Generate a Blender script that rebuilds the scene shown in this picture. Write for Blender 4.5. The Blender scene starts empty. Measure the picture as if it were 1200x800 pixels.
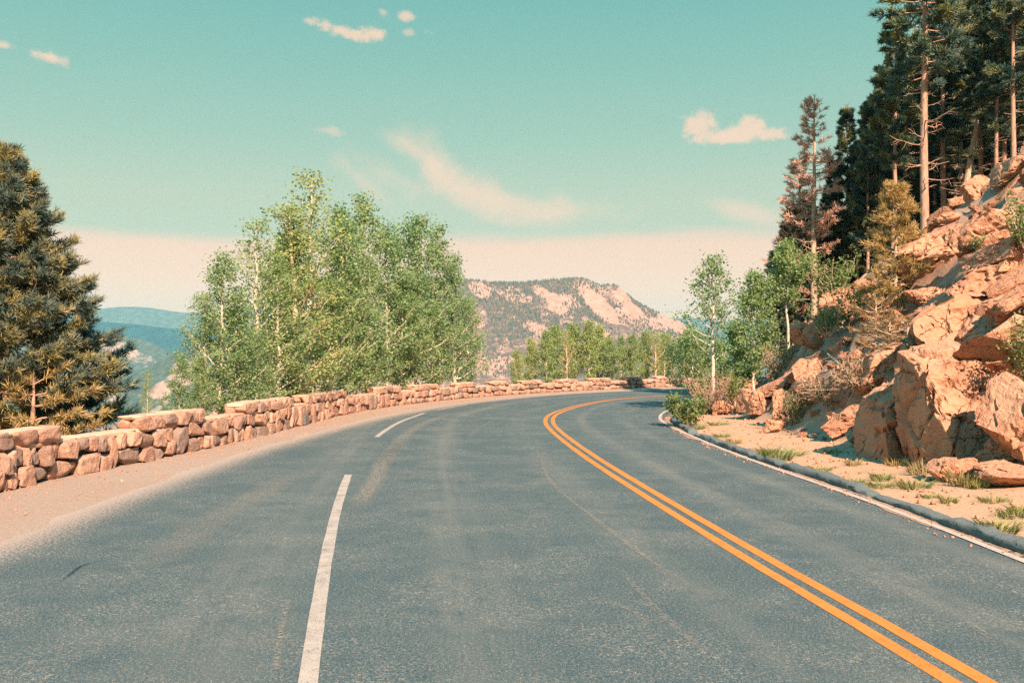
import bpy, bmesh, math, random
import numpy as np
from mathutils import Vector, Matrix, Euler

random.seed(7)
sc = bpy.context.scene
COL = sc.collection
F, HY, CX, H = 1100.0, 412.0, 600.0, 2.2      # focal length in photo pixels, horizon row, centre column, eye height
R = math.radians

def G(px, py, z=0.0):                          # where the sight line of a photo point meets the level z
    Z = (H - z) * F / (py - HY)
    return ((px - CX) / F * Z, Z)

# ---------------------------------------------------------------- noise
def _hash(ix, iy, iz, seed):
    n = (ix * 374761393 + iy * 668265263 + iz * 2147483647 + seed * 974634777) & 0xFFFFFFFF
    n = ((n ^ (n >> 13)) * 1274126177) & 0xFFFFFFFF
    n = ((n ^ (n >> 16)) * 2246822519) & 0xFFFFFFFF
    return ((n ^ (n >> 15)) & 0xFFFFFF) / float(0xFFFFFF)

def vnoise(p, seed=0):
    p = np.asarray(p, float)
    i = np.floor(p).astype(np.int64); f = p - i
    f = f * f * (3 - 2 * f)
    r = 0
    for dx in (0, 1):
        for dy in (0, 1):
            for dz in (0, 1):
                w = (f[:, 0] if dx else 1 - f[:, 0]) * (f[:, 1] if dy else 1 - f[:, 1]) * (f[:, 2] if dz else 1 - f[:, 2])
                r = r + w * _hash(i[:, 0] + dx, i[:, 1] + dy, i[:, 2] + dz, seed)
    return r * 2 - 1

def fbm(p, oct=4, seed=0, gain=.5):
    p = np.asarray(p, float); a = 1; r = 0; t = 0
    for k in range(oct):
        r = r + a * vnoise(p * 2.03 ** k + 11.3 * k, seed + k); t += a; a *= gain
    return r / t

def worley(p, seed=0):                          # nearest cell: distance and a random value of that cell
    p = np.asarray(p, float); i = np.floor(p).astype(np.int64)
    best = np.full(len(p), 9.); val = np.zeros(len(p)); sec = np.full(len(p), 9.)
    for dx in (-1, 0, 1):
        for dy in (-1, 0, 1):
            for dz in (-1, 0, 1):
                c = i + np.array([dx, dy, dz])
                q = c + np.stack([_hash(c[:, 0], c[:, 1], c[:, 2], seed + s) for s in (1, 2, 3)], 1)
                d = np.linalg.norm(p - q, axis=1)
                v = _hash(c[:, 0], c[:, 1], c[:, 2], seed + 9)
                m = d < best
                sec = np.where(m, best, np.minimum(sec, d))
                val = np.where(m, v, val); best = np.where(m, d, best)
    return best, sec, val

def sstep(a, b, x):
    t = np.clip((x - a) / (b - a), 0, 1)
    return t * t * (3 - 2 * t)

# ---------------------------------------------------------------- meshes
class MB:
    def __init__(s): s.v = []; s.f = {3: [], 4: []}; s.m = {3: [], 4: []}; s.n = 0
    def add(s, v, f, mi=0):
        v = np.asarray(v, float).reshape(-1, 3); f = np.asarray(f, np.int64)
        k = f.shape[1]
        s.v.append(v); s.f[k].append(f + s.n); s.m[k].append(np.full(len(f), mi)); s.n += len(v)
    def build(s, name, mats, parent=None, smooth=False, link=True):
        me = bpy.data.meshes.new(name)
        V = np.concatenate(s.v) if s.v else np.zeros((0, 3))
        me.vertices.add(len(V)); me.vertices.foreach_set('co', V.astype(np.float32).ravel())
        loops, starts, tot, mi, off = [], [], [], [], 0
        for k in (3, 4):
            if not s.f[k]: continue
            f = np.concatenate(s.f[k]); loops.append(f.ravel())
            starts.append(off + np.arange(len(f)) * k); off += f.size
            tot.append(np.full(len(f), k)); mi.append(np.concatenate(s.m[k]))
        L = np.concatenate(loops)
        me.loops.add(len(L)); me.loops.foreach_set('vertex_index', L.astype(np.int32))
        S = np.concatenate(starts)
        me.polygons.add(len(S)); me.polygons.foreach_set('loop_start', S.astype(np.int32))
        me.polygons.foreach_set('material_index', np.concatenate(mi).astype(np.int32))
        me.polygons.foreach_set('use_smooth', np.full(len(S), smooth))
        me.update(calc_edges=True); me.validate()
        for m in (mats if isinstance(mats, (list, tuple)) else [mats]): me.materials.append(m)
        o = bpy.data.objects.new(name, me)
        if link: COL.objects.link(o)
        if parent: o.parent = parent
        return o

def attr(o, name, val):
    a = o.data.attributes.new(name, 'FLOAT', 'POINT'); a.data.foreach_set('value', np.asarray(val, np.float32))

def tag(o, label=None, cat=None, group=None, kind=None):
    if label: o['label'] = label
    if cat: o['category'] = cat
    if group: o['group'] = group
    if kind: o['kind'] = kind
    return o

def empty(name, loc, rz=0.0):
    o = bpy.data.objects.new(name, None); COL.objects.link(o)
    o.location = loc; o.rotation_euler = (0, 0, rz); o.empty_display_size = .2
    return o

def copy_tree(o, parent=None):
    c = o.copy(); COL.objects.link(c); c.parent = parent
    for k in ('label', 'group', 'category'):
        if parent is None and k in c: pass
    for ch in list(o.children): copy_tree(ch, c)
    return c

def tube(mb, pts, rad, k=6, mi=0, cap=False):
    pts = np.asarray(pts, float); rad = np.asarray(rad, float); n = len(pts)
    t = np.gradient(pts, axis=0); t /= np.linalg.norm(t, axis=1, keepdims=True) + 1e-9
    ref = np.array([0, 0, 1.]) if abs(t[0, 2]) < .8 else np.array([1., 0, 0])
    a = np.cross(t, ref); a /= np.linalg.norm(a, axis=1, keepdims=True) + 1e-9
    b = np.cross(t, a)
    th = np.arange(k) / k * 2 * math.pi
    v = pts[:, None] + rad[:, None, None] * (np.cos(th)[None, :, None] * a[:, None] + np.sin(th)[None, :, None] * b[:, None])
    i = np.arange(n - 1)[:, None] * k; j = np.arange(k)[None]; j2 = (j + 1) % k
    f = np.stack([i + j, i + j2, i + k + j2, i + k + j], -1).reshape(-1, 4)
    mb.add(v.reshape(-1, 3), f, mi)
    if cap:
        c = np.concatenate([v[-1], pts[-1:]]); q = np.arange(k)
        mb.add(c, np.stack([q, (q + 1) % k, np.full(k, k)], 1), mi)

def cards(mb, c, size, rng, asp=1.0, flat=.0, mi=0):   # little leaf-shaped quads with random facing
    n = len(c)
    d = rng.normal(size=(n, 3)); d /= np.linalg.norm(d, axis=1, keepdims=True)
    d[:, 2] *= (1 - flat); d /= np.linalg.norm(d, axis=1, keepdims=True) + 1e-9
    e = rng.normal(size=(n, 3)); e -= (e * d).sum(1, keepdims=True) * d; e /= np.linalg.norm(e, axis=1, keepdims=True) + 1e-9
    g = np.cross(d, e)
    s = size * rng.uniform(.65, 1.25, (n, 1))
    v = np.stack([c - e * s * .5, c + g * s * .36 * asp - e * s * .05, c + e * s * .5, c - g * s * .36 * asp - e * s * .05], 1)
    mb.add(v.reshape(-1, 3), np.arange(n * 4).reshape(-1, 4), mi)

def needles(mb, c, ax, ln, wd, k, rng, mi=0, spread=.9):  # tufts of thin blades around the twig direction
    n = len(c)
    d = ax[:, None] + spread * rng.normal(size=(n, k, 3)) * .6
    d /= np.linalg.norm(d, axis=2, keepdims=True)
    w = np.cross(d, rng.normal(size=(n, k, 3))); w /= np.linalg.norm(w, axis=2, keepdims=True) + 1e-9
    l = ln * rng.uniform(.7, 1.2, (n, k, 1))
    o = c[:, None] + d * 0 - ax[:, None] * ln * .5 * rng.uniform(0, 1, (n, k, 1))
    v = np.stack([o - w * wd * .5, o + w * wd * .5, o + d * l + w * wd * .2, o + d * l - w * wd * .2], 2)
    m = n * k
    mb.add(v.reshape(-1, 3), np.arange(m * 4).reshape(-1, 4), mi)

def smooth_poly(pts, step=.5):                            # Catmull-Rom through 2-D points, resampled
    p = np.asarray(pts, float); p = np.vstack([2 * p[0] - p[1], p, 2 * p[-1] - p[-2]])
    out = []
    for i in range(1, len(p) - 2):
        n = max(2, int(np.linalg.norm(p[i + 1] - p[i]) / .25)); t = np.linspace(0, 1, n, endpoint=False)[:, None]
        out.append(.5 * (2 * p[i] + (p[i + 1] - p[i - 1]) * t + (2 * p[i - 1] - 5 * p[i] + 4 * p[i + 1] - p[i + 2]) * t ** 2
                   + (3 * p[i] - p[i - 1] - 3 * p[i + 1] + p[i + 2]) * t ** 3))
    q = np.vstack(out + [p[-2:-1]])
    return resample(q, step)

def resample(q, step):
    s = np.concatenate([[0], np.cumsum(np.linalg.norm(np.diff(q, axis=0), axis=1))])
    t = np.linspace(0, s[-1], max(2, int(s[-1] / step) + 1))
    return np.stack([np.interp(t, s, q[:, k]) for k in range(q.shape[1])], 1)

def blur(q, n):
    q = q.copy()
    for _ in range(n): q[1:-1] = .25 * q[:-2] + .5 * q[1:-1] + .25 * q[2:]
    return q

def normals2(q):                                          # right-hand normals of a path
    t = np.gradient(q, axis=0); t /= np.linalg.norm(t, axis=1, keepdims=True)
    return np.stack([t[:, 1], -t[:, 0]], 1)

def sdist(poly, x, y):                                    # signed distance (positive to the right of the path) and arc position
    best = np.full(x.shape, 1e18); sg = np.ones(x.shape); arc = np.zeros(x.shape); s = 0
    for a, b in zip(poly[:-1], poly[1:]):
        dx, dy = b - a; L2 = dx * dx + dy * dy
        t = np.clip(((x - a[0]) * dx + (y - a[1]) * dy) / L2, 0, 1)
        ex, ey = x - a[0] - t * dx, y - a[1] - t * dy
        d = ex * ex + ey * ey; m = d < best
        best = np.where(m, d, best); sg = np.where(m, np.sign(ex * dy - ey * dx), sg); arc = np.where(m, s + t * math.sqrt(L2), arc)
        s += math.sqrt(L2)
    return np.sqrt(best) * sg, arc

# ---------------------------------------------------------------- the lines the place is laid out on
P = lambda L: [G(*p) for p in L]
WALL = blur(smooth_poly([(-9.2, -40), (-8.9, -10), (-8.6, 8)] + P([(0, 570), (67, 555), (128, 545), (176, 536), (230, 524), (299, 509), (332, 500.5),
            (395, 485), (450, 475.5), (505, 469), (560, 464), (620, 460), (700, 455.8), (790, 452)]) + [(20, 66), (32, 71), (60, 78), (150, 92), (420, 120)], .5), 12)
ASPH = blur(smooth_poly([(-6.6, -40), (-6.4, -10), (-6.2, 5)] + P([(0, 634), (60, 608), (160, 572), (240, 545), (300, 525), (430, 491), (500, 478), (560, 470),
            (640, 462.5), (700, 459), (790, 455.5)]) + [(20, 63), (32, 68), (60, 75), (150, 89), (420, 117)], .5), 8)
YEL = blur(smooth_poly([(5.2, -40), (4.1, -10), (3.55, 0)] + P([(1133, 797), (900, 662), (750, 572), (690, 534), (655, 508), (643, 494), (651, 484), (682, 474.5), (720, 468), (770, 464)])
            + [(14, 54), (24, 60.5), (40, 66.5), (60, 71), (150, 84), (420, 112)], .4), 10)
EDGE = blur(smooth_poly([(7.4, -40), (6.1, -10), (5.6, 3)] + P([(1200, 658), (1100, 618), (1000, 581), (880, 539), (820, 515), (785, 499), (773, 490), (785, 480)])
            + [(8.6, 41.5), (13.2, 48), (20, 53.6), (32, 60), (60, 67), (150, 80), (420, 107)], .4), 6)
KERB = blur(smooth_poly([(8.0, -40), (6.7, -10), (6.15, 3)] + P([(1200, 646), (1100, 609), (1000, 573), (900, 541), (830, 516), (797, 499), (790, 491)])
            + [(6.9, 36), (9.4, 41.5), (13.8, 47.2), (20.6, 52.8), (32.4, 59.2), (60, 66.2), (150, 79), (420, 106)], .5), 6)

def ground(x, y, rough=True):
    x = np.asarray(x, float); y = np.asarray(y, float)
    shp = x.shape; x = x.ravel(); y = y.ravel()
    dk, _ = sdist(KERB[::2], x, y); dw, _ = sdist(WALL[::2], x, y); dw = -dw
    z = np.full(x.shape, -.02)
    pts = np.stack([x, y, 0 * x], 1)
    # the cut slope to the right of the kerb
    d = np.maximum(dk, 0)
    n1 = fbm(pts * .35, 3, 3); n2 = fbm(pts * 1.3, 3, 8)
    if rough:
        _, _, wv = worley(pts * np.array([.55, .4, 1]) + n2[:, None] * .25, 5)
        _, _, wv2 = worley(pts * np.array([1.3, 1.1, 1]) + n2[:, None] * .3, 25)
    else:
        wv = wv2 = np.full(x.shape, .5)
    foot = 2.3 + .35 * n1
    up = .02 + .09 * np.minimum(d, foot)
    up = up + 1.12 * np.clip(d - foot, 0, 3.8) + .80 * np.clip(d - foot - 3.8, 0, 12) + .55 * np.clip(d - foot - 15.8, 0, 40) + .12 * np.maximum(d - foot - 55.8, 0)
    am = sstep(2.2, 4.5, d)
    up = up + am * (.9 * (wv - .5) + .45 * (wv2 - .5) + .25 * n2) + .5 * sstep(8, 14, d) * n1 + .012 * sstep(.3, 1, d) * n2
    z = np.where(dk > 0, -.02 + up, z)
    # the drop beyond the parapet wall
    e = np.maximum(dw - .6, 0)
    dn = -.12 * np.minimum(e, 3) - .5 * np.clip(e - 3, 0, 60) - 130 * (1 - np.exp(-np.maximum(e - 63, 0) / 420)) + sstep(2, 8, e) * .3 * n1 + sstep(60, 300, e) * 14 * fbm(pts * .006, 4, 4)
    z = np.where(dw > .6, -.02 + dn, z)
    return z.reshape(shp), dk.reshape(shp), dw.reshape(shp)

def gz(x, y): return float(ground(np.array([x]), np.array([y]))[0][0])

_Z = np.arange(7, 120, .05)
def hit(px, py):                                          # first point of the land on a sight line
    X = (px - CX) / F * _Z; z = H - (py - HY) / F * _Z
    g, _, _ = ground(X, _Z)
    k = np.argmax(g >= z)
    if g[k] < z[k]: k = len(_Z) - 1
    return np.array([X[k], _Z[k], g[k]])
# ---------------------------------------------------------------- materials
class NT:
    def __init__(s, name, world=None):
        if world: s.t = world.node_tree
        else:
            s.m = bpy.data.materials.new(name); s.m.use_nodes = True; s.t = s.m.node_tree
        s.t.nodes.clear()
    def n(s, typ, **kw):
        nd = s.t.nodes.new(typ)
        for k, v in kw.items():
            if k == 'i':
                for kk, vv in v.items():
                    if hasattr(vv, 'is_output') or isinstance(vv, bpy.types.NodeSocket): s.t.links.new(vv, nd.inputs[kk])
                    else: nd.inputs[kk].default_value = vv
            else: setattr(nd, k, v)
        return nd
    def l(s, a, b): s.t.links.new(a, b)
    def math(s, op, a, b=None, c=None, clamp=False):
        nd = s.n('ShaderNodeMath', operation=op, use_clamp=clamp)
        for i, v in enumerate((a, b, c)):
            if v is None: continue
            if isinstance(v, bpy.types.NodeSocket): s.l(v, nd.inputs[i])
            else: nd.inputs[i].default_value = v
        return nd.outputs[0]
    def ramp(s, fac, stops, interp='LINEAR'):
        nd = s.n('ShaderNodeValToRGB'); cr = nd.color_ramp; cr.interpolation = interp
        while len(cr.elements) < len(stops): cr.elements.new(.5)
        for e, (p, c) in zip(cr.elements, stops):
            e.position = p; e.color = (*c, 1) if len(c) == 3 else c
        s.l(fac, nd.inputs[0]); return nd.outputs[0]
    def noise(s, vec, scale, detail=4, rough=.55, dist=0.0, out=0):
        nd = s.n('ShaderNodeTexNoise', i={'Scale': scale, 'Detail': detail, 'Roughness': rough, 'Distortion': dist})
        if vec is not None: s.l(vec, nd.inputs['Vector'])
        return nd.outputs[out]
    def mapr(s, v, a, b, c=0., d=1., smooth=False):
        nd = s.n('ShaderNodeMapRange', interpolation_type='SMOOTHSTEP' if smooth else 'LINEAR')
        s.l(v, nd.inputs[0])
        for i, q in enumerate((a, b, c, d)): nd.inputs[1 + i].default_value = q
        return nd.outputs[0]
    def mix(s, fac, a, b, mode='MIX'):
        nd = s.n('ShaderNodeMix', data_type='RGBA', blend_type=mode)
        for k, v in ((0, fac), (6, a), (7, b)):
            if isinstance(v, bpy.types.NodeSocket): s.l(v, nd.inputs[k])
            else: nd.inputs[k].default_value = (*v, 1) if isinstance(v, tuple) and len(v) == 3 else v
        return nd.outputs[2]
    def scale(s, vec, k):
        nd = s.n('ShaderNodeMapping'); s.l(vec, nd.inputs[0]); nd.inputs['Scale'].default_value = k; return nd.outputs[0]
    def pos(s): return s.n('ShaderNodeNewGeometry').outputs['Position']
    def obj(s): return s.n('ShaderNodeTexCoord').outputs['Object']
    def at(s, name): return s.n('ShaderNodeAttribute', attribute_name=name).outputs['Fac']
    def finish(s, col, rough=.9, bump=None, bs=.3, bd=.02, spec=.2, trans=None, alpha=None):
        p = s.n('ShaderNodeBsdfPrincipled'); o = s.n('ShaderNodeOutputMaterial')
        for k, v in (('Base Color', col), ('Roughness', rough), ('Specular IOR Level', spec)):
            if isinstance(v, bpy.types.NodeSocket): s.l(v, p.inputs[k])
            else: p.inputs[k].default_value = (*v, 1) if isinstance(v, tuple) else v
        if bump is not None:
            b = s.n('ShaderNodeBump', i={'Strength': bs, 'Distance': bd}); s.l(bump, b.inputs['Height']); s.l(b.outputs[0], p.inputs['Normal'])
        sh = p.outputs[0]
        if trans:
            t = s.n('ShaderNodeBsdfTranslucent')
            if isinstance(trans[1], bpy.types.NodeSocket): s.l(trans[1], t.inputs[0])
            else: t.inputs[0].default_value = (*trans[1], 1)
            mx = s.n('ShaderNodeMixShader', i={0: trans[0]}); s.l(sh, mx.inputs[1]); s.l(t.outputs[0], mx.inputs[2]); sh = mx.outputs[0]
        if alpha is not None:
            tr = s.n('ShaderNodeBsdfTransparent'); mx = s.n('ShaderNodeMixShader'); s.l(alpha, mx.inputs[0]); s.l(tr.outputs[0], mx.inputs[1]); s.l(sh, mx.inputs[2]); sh = mx.outputs[0]
        s.l(sh, o.inputs[0]); return s.m

def m_rock(name, c1, c2, c3, coords='obj', k=1.0, crack=.5):
    t = NT(name); v = t.obj() if coords == 'obj' else t.pos()
    if coords == 'obj':
        oi = t.n('ShaderNodeObjectInfo'); add = t.n('ShaderNodeVectorMath', operation='MULTIPLY_ADD')
        t.l(oi.outputs['Random'], add.inputs[0]); add.inputs[1].default_value = (37, 91, 53); t.l(v, add.inputs[2]); v = add.outputs[0]
    n1 = t.noise(v, .9 * k, 6, .62, .4); n2 = t.noise(v, 7 * k, 5, .65); n3 = t.noise(v, 42 * k, 3, .6)
    col = t.ramp(n1, [(.28, c3), (.45, c1), (.62, c2), (.78, c1)])
    col = t.mix(t.mapr(n2, .5, .72, 0, .55), col, c3)
    col = t.mix(t.mapr(n3, .55, .75, 0, .35), col, tuple(.55 * q for q in c1))
    if coords == 'obj':
        col = t.mix(t.mapr(oi.outputs['Random'], 0, 1, 0, .28), col, c3)
    vo = t.n('ShaderNodeTexVoronoi', feature='DISTANCE_TO_EDGE', i={'Scale': 1.15 * k})
    wob = t.n('ShaderNodeVectorMath', operation='MULTIPLY_ADD'); t.l(t.noise(v, 2.2 * k, 4, .6, 0, 1), wob.inputs[0]); wob.inputs[1].default_value = (.55 / k,) * 3; t.l(v, wob.inputs[2])
    t.l(t.scale(wob.outputs[0], (1, 1, 1.7)), vo.inputs['Vector'])
    ck = t.mapr(vo.outputs[0], 0, .016, 0, 1)
    br = t.mapr(t.noise(v, 1.1 * k, 3), .42, .50)
    ck = t.math('MAXIMUM', ck, br)
    col = t.mix(t.math('MULTIPLY', t.math('SUBTRACT', 1., ck), crack), col, tuple(.22 * q for q in c3))
    h = t.math('ADD', t.math('ADD', t.math('MULTIPLY', n2, .8), t.math('MULTIPLY', n3, .10)), t.math('MULTIPLY', ck, .5))
    return t.finish(col, .95, h, 1.0, .13 / k, .1)

ROCK1, ROCK2, ROCK3 = (.60, .295, .175), (.66, .365, .225), (.42, .20, .125)
M_rock = m_rock('granite', ROCK1, ROCK2, ROCK3)
M_wallstone = m_rock('wall_granite', (.44, .25, .18), (.54, .34, .24), (.27, .18, .15), 'pos', 2.6, .0)

def m_wall():
    t = NT('parapet_stone'); v = t.pos()
    isl = t.n('ShaderNodeNewGeometry').outputs['Random Per Island']
    n2 = t.noise(v, 9, 5, .65); n3 = t.noise(v, 55, 3, .6)
    col = t.ramp(isl, [(0, (.52, .28, .185)), (.3, (.60, .36, .25)), (.5, (.46, .25, .17)), (.72, (.32, .24, .19)), (.86, (.64, .38, .26)), (1, (.16, .155, .15))])
    col = t.mix(t.mapr(n2, .45, .66, 0, .7), col, (.25, .17, .14))
    col = t.mix(t.mapr(n3, .55, .8, 0, .4), col, (.16, .12, .10))
    h = t.math('ADD', n2, t.math('MULTIPLY', n3, .35))
    return t.finish(col, .95, h, 1., .055, .1)
M_wall = m_wall()
t = NT('wall_cap_stone'); v = t.pos(); isl = t.n('ShaderNodeNewGeometry').outputs['Random Per Island']
n2 = t.noise(v, 6, 5, .6); n3 = t.noise(v, 60, 3, .6)
col = t.ramp(isl, [(0, (.64, .39, .26)), (.5, (.70, .45, .31)), (1, (.58, .34, .23))])
col = t.mix(t.mapr(n2, .5, .75, 0, .5), col, (.36, .24, .18)); col = t.mix(t.mapr(n3, .6, .8, 0, .35), col, (.2, .15, .12))
M_cap = t.finish(col, .95, t.math('ADD', n2, t.math('MULTIPLY', n3, .3)), .6, .025, .1)
t = NT('mortar'); M_mortar = t.finish(t.ramp(t.noise(t.pos(), 30, 4), [(.3, (.06, .055, .05)), (.7, (.13, .11, .09))]), .95)  # colour darkened to deepen the shade in the gaps between stones

def m_ground():
    t = NT('land'); v = t.pos()
    kz, wz = t.at('kerb_d'), t.at('wall_d')
    a = t.noise(v, 1.3, 6, .65); b = t.noise(v, 16, 5, .7); c = t.noise(v, 70, 3, .7); e = t.noise(v, .35, 4)
    grav = t.mix(t.mapr(c, .35, .68), (.27, .19, .14), (.55, .385, .285))
    grav = t.mix(t.mapr(b, .5, .7, 0, .55), grav, (.26, .19, .145)); grav = t.mix(t.mapr(e, .45, .65, 0, .4), grav, (.40, .33, .27))
    soil = t.mix(t.mapr(b, .3, .7), (.50, .295, .18), (.63, .40, .25))
    soil = t.mix(t.mapr(c, .52, .72, 0, .6), soil, (.25, .16, .11))
    soil = t.mix(t.mapr(a, .52, .72, 0, .6), soil, (.36, .27, .14))
    rock = t.mix(t.mapr(a, .35, .65), (.36, .225, .16), (.55, .365, .25))
    rock = t.mix(t.mapr(b, .5, .7, 0, .6), rock, (.24, .155, .115))
    duff = t.mix(t.mapr(b, .35, .65), (.10, .085, .06), (.22, .16, .11))
    hill = t.mix(t.mapr(kz, 2., 3.4), soil, rock)
    hill = t.mix(t.math('MULTIPLY', t.mapr(t.math('ADD', kz, t.math('MULTIPLY', e, 6)), 14, 18), .8), hill, duff)
    wood = t.mix(t.mapr(t.noise(v, .05, 5, .6), .42, .6), (.05, .075, .045), (.24, .19, .12))
    near = t.mix(t.mapr(t.noise(v, .9, 5), .4, .62), (.07, .10, .045), (.30, .22, .13))
    drop = t.mix(t.mapr(wz, 40, 110), near, wood)
    drop = t.mix(t.mapr(wz, .6, 2.2), grav, drop)
    col = t.mix(t.mapr(kz, -.1, .1), t.mix(t.mapr(wz, .3, .6), grav, drop), hill)
    h = t.math('ADD', t.math('MULTIPLY', b, .8), t.math('MULTIPLY', c, .4))
    return t.finish(col, .95, h, .7, .035, .1)
M_ground = m_ground()

def m_road():
    t = NT('asphalt')
    uvn = t.n('ShaderNodeUVMap', uv_map='lane').outputs[0]; v = t.pos()
    sx = t.n('ShaderNodeSeparateXYZ'); t.l(uvn, sx.inputs[0]); U, Vv = sx.outputs[0], sx.outputs[1]
    fine = t.noise(v, 95, 2, .75); mid = t.noise(v, 24, 4, .7); big = t.noise(v, .5, 5, .6); mott = t.noise(v, 3.2, 4, .6)
    streak = t.noise(t.scale(uvn, (.10, 2.2, 1)), 1.0, 5, .62)
    streak2 = t.noise(t.scale(uvn, (.45, 9, 1)), 1.0, 4, .65)
    fine = t.math('ADD', t.math('MULTIPLY', fine, .55), t.math('MULTIPLY', t.noise(v, 38, 3, .8), .45))
    col = t.ramp(fine, [(.36, (.012, .026, .030)), (.45, (.042, .073, .077)), (.53, (.075, .112, .111)), (.58, (.22, .20, .17)), (.635, (.56, .44, .33))])
    col = t.mix(t.mapr(mid, .40, .62, .35, 0), col, (.032, .070, .084))
    # worn wheel tracks (paler, dusty) and the darker oily strip of each lane
    trk = None
    for c0, w, a in ((.95, .42, .30), (2.35, .40, .24), (-1.05, .5, .16), (-3.1, .6, .30), (-5.2, .9, .26)):
        q = t.math('ABSOLUTE', t.math('SUBTRACT', Vv, c0)); q = t.math('MULTIPLY', t.mapr(q, 0, w, 1, 0, True), a)
        trk = q if trk is None else t.math('MAXIMUM', trk, q)
    trk = t.math('MULTIPLY', trk, t.mapr(streak, .35, .62, .15, 1.3))
    col = t.mix(trk, col, (.205, .20, .165))
    col = t.mix(t.mapr(streak2, .60, .78, 0, .28), col, (.22, .205, .17))
    col = t.mix(t.mapr(big, .52, .72, 0, .30), col, (.17, .175, .15))
    col = t.mix(t.mapr(mott, .30, .44, .35, 0), col, (.030, .068, .082))
    # scuffs and chips: sparse small pale flecks
    fl = t.math('MULTIPLY', t.mapr(t.noise(v, 26, 4, .8, 1.5), .55, .63), t.mapr(t.noise(v, .8, 4, .65), .44, .58))
    col = t.mix(t.math('MULTIPLY', fl, .75), col, (.42, .36, .28))
    # gravel dust spilled in from the shoulder
    ed = t.at('edge_d')
    dst = t.math('ADD', t.mapr(ed, 0, 1.5, .62, 0), t.math('MULTIPLY', t.math('SUBTRACT', t.math('ADD', t.math('MULTIPLY', mid, .35), t.math('MULTIPLY', fine, .65)), .5), 2.6))
    dst = t.math('MULTIPLY', t.mapr(dst, .34, .48), t.mapr(ed, 0, 1.8, 1, 0))
    col = t.mix(dst, col, t.mix(t.mapr(fine, .4, .62), (.30, .23, .18), (.54, .41, .32)))
    return t.finish(col, t.mapr(fine, .3, .7, .68, .9), t.math('ADD', fine, t.math('MULTIPLY', mid, .3)), .55, .008, .3)
M_road = m_road()

def m_paint(name, c, worn, rough=.75):
    t = NT(name); v = t.pos()
    n = t.noise(v, 110, 3, .75); b = t.noise(v, 4, 4)
    a = t.math('ADD', n, t.math('MULTIPLY', t.math('SUBTRACT', b, .5), .35))
    col = t.mix(t.mapr(a, .35 , .62), c, tuple(.82 * q for q in c))
    return t.finish(col, rough, n, .35, .004, .25, alpha=t.mapr(a, worn, worn + .06, 1, 0))
M_white = m_paint('white_paint', (.47, .405, .34), .575)
M_yellow = m_paint('yellow_paint', (.64, .228, .045), .62)
M_edgepaint = m_paint('edge_paint', (.52, .44, .37), .60)

def m_mark(name, c, lo, hi, sc_=(30, 30)):
    t = NT(name); v = t.pos()
    n = t.noise(v, sc_[0], 4, .75); e = t.at('fade')
    a = t.math('MULTIPLY', t.mapr(n, lo, hi), e)
    return t.finish(c, .9, None, alpha=a, spec=.1)
M_dust = m_mark('road_dust', (.50, .41, .31), .50, .58, (62, 3))
M_skid = m_mark('tyre_rubber', (.018, .045, .055), .30, .55)
M_scrape = m_mark('scrape', (.34, .30, .24), .46, .62)

t = NT('kerb_asphalt'); v = t.pos(); n = t.noise(v, 12, 5, .7); f = t.noise(v, 70, 3, .7)
col = t.mix(t.mapr(f, .4, .7), (.10, .135, .135), (.23, .24, .21)); col = t.mix(t.mapr(n, .55, .75, 0, .5), col, (.24, .19, .15))
M_kerb = t.finish(col, .9, t.math('ADD', n, t.math('MULTIPLY', f, .4)), .8, .03, .2)

def m_bark(name, c1, c2, sx=(6, 6, 1.2), marks=False):
    t = NT(name); v = t.obj()
    n = t.noise(t.scale(v, sx), 3, 4, .65); col = t.mix(t.mapr(n, .38, .62), c1, c2)
    if marks:
        k = t.noise(t.scale(v, (3, 3, 14)), 1.6, 3, .6); col = t.mix(t.mapr(k, .62, .66, 0, .75), col, (.05, .045, .04))
    return t.finish(col, .9, n, .5, .02, .1)
M_aspenbark = m_bark('aspen_bark', (.50, .43, .33), (.64, .56, .44), (2, 2, 2), True)
M_drybark = m_bark('dry_aspen_bark', (.46, .31, .19), (.60, .43, .28), (2, 2, 2), True)
M_pinebark = m_bark('pine_bark', (.34, .20, .14), (.52, .34, .24))
M_darkbark = m_bark('dark_pine_bark', (.13, .105, .085), (.24, .18, .14))
M_deadwood = m_bark('dead_wood', (.42, .29, .20), (.60, .45, .32))

def m_leaf(name, ca, cb, tr=.35, tint=(.9, 1.1, .5), clump=None):
    t = NT(name)
    r = t.n('ShaderNodeNewGeometry').outputs['Random Per Island']; oi = t.n('ShaderNodeObjectInfo').outputs['Random']
    big = t.noise(t.obj(), 1.1, 3)
    fac = t.math('ADD', t.math('MULTIPLY', r, .6), t.math('MULTIPLY', t.mapr(big, .3, .7), .4))
    if clump: fac = t.math('ADD', t.math('MULTIPLY', r, .22), t.math('MULTIPLY', t.mapr(t.noise(t.obj(), clump, 3, .6), .42, .66, 0, 1, True), .78))  # clumps paint shade teal and sunlit gold into the needle colour
    col = t.mix(fac, ca, cb)
    col = t.mix(t.math('MULTIPLY', oi, .12 if clump else .35), col, tuple(q * w for q, w in zip(cb, (1.25, 1.0, .8))))
    tc = t.mix(1., col, tint, 'MULTIPLY')
    return t.finish(col, .55, None, spec=.25, trans=(tr, tc))
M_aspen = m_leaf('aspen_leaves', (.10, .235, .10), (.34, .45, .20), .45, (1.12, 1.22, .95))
M_aspenfar = m_leaf('pale_aspen_leaves', (.19, .30, .11), (.43, .49, .20), .45, (1.1, 1.2, .85))  # paler, yellower leaf colour
M_pine = m_leaf('pine_needles', (.014, .105, .135), (.34, .34, .13), .18, clump=1.3)  # teal end imitates shaded needles, golden end sunlit ones
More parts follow.
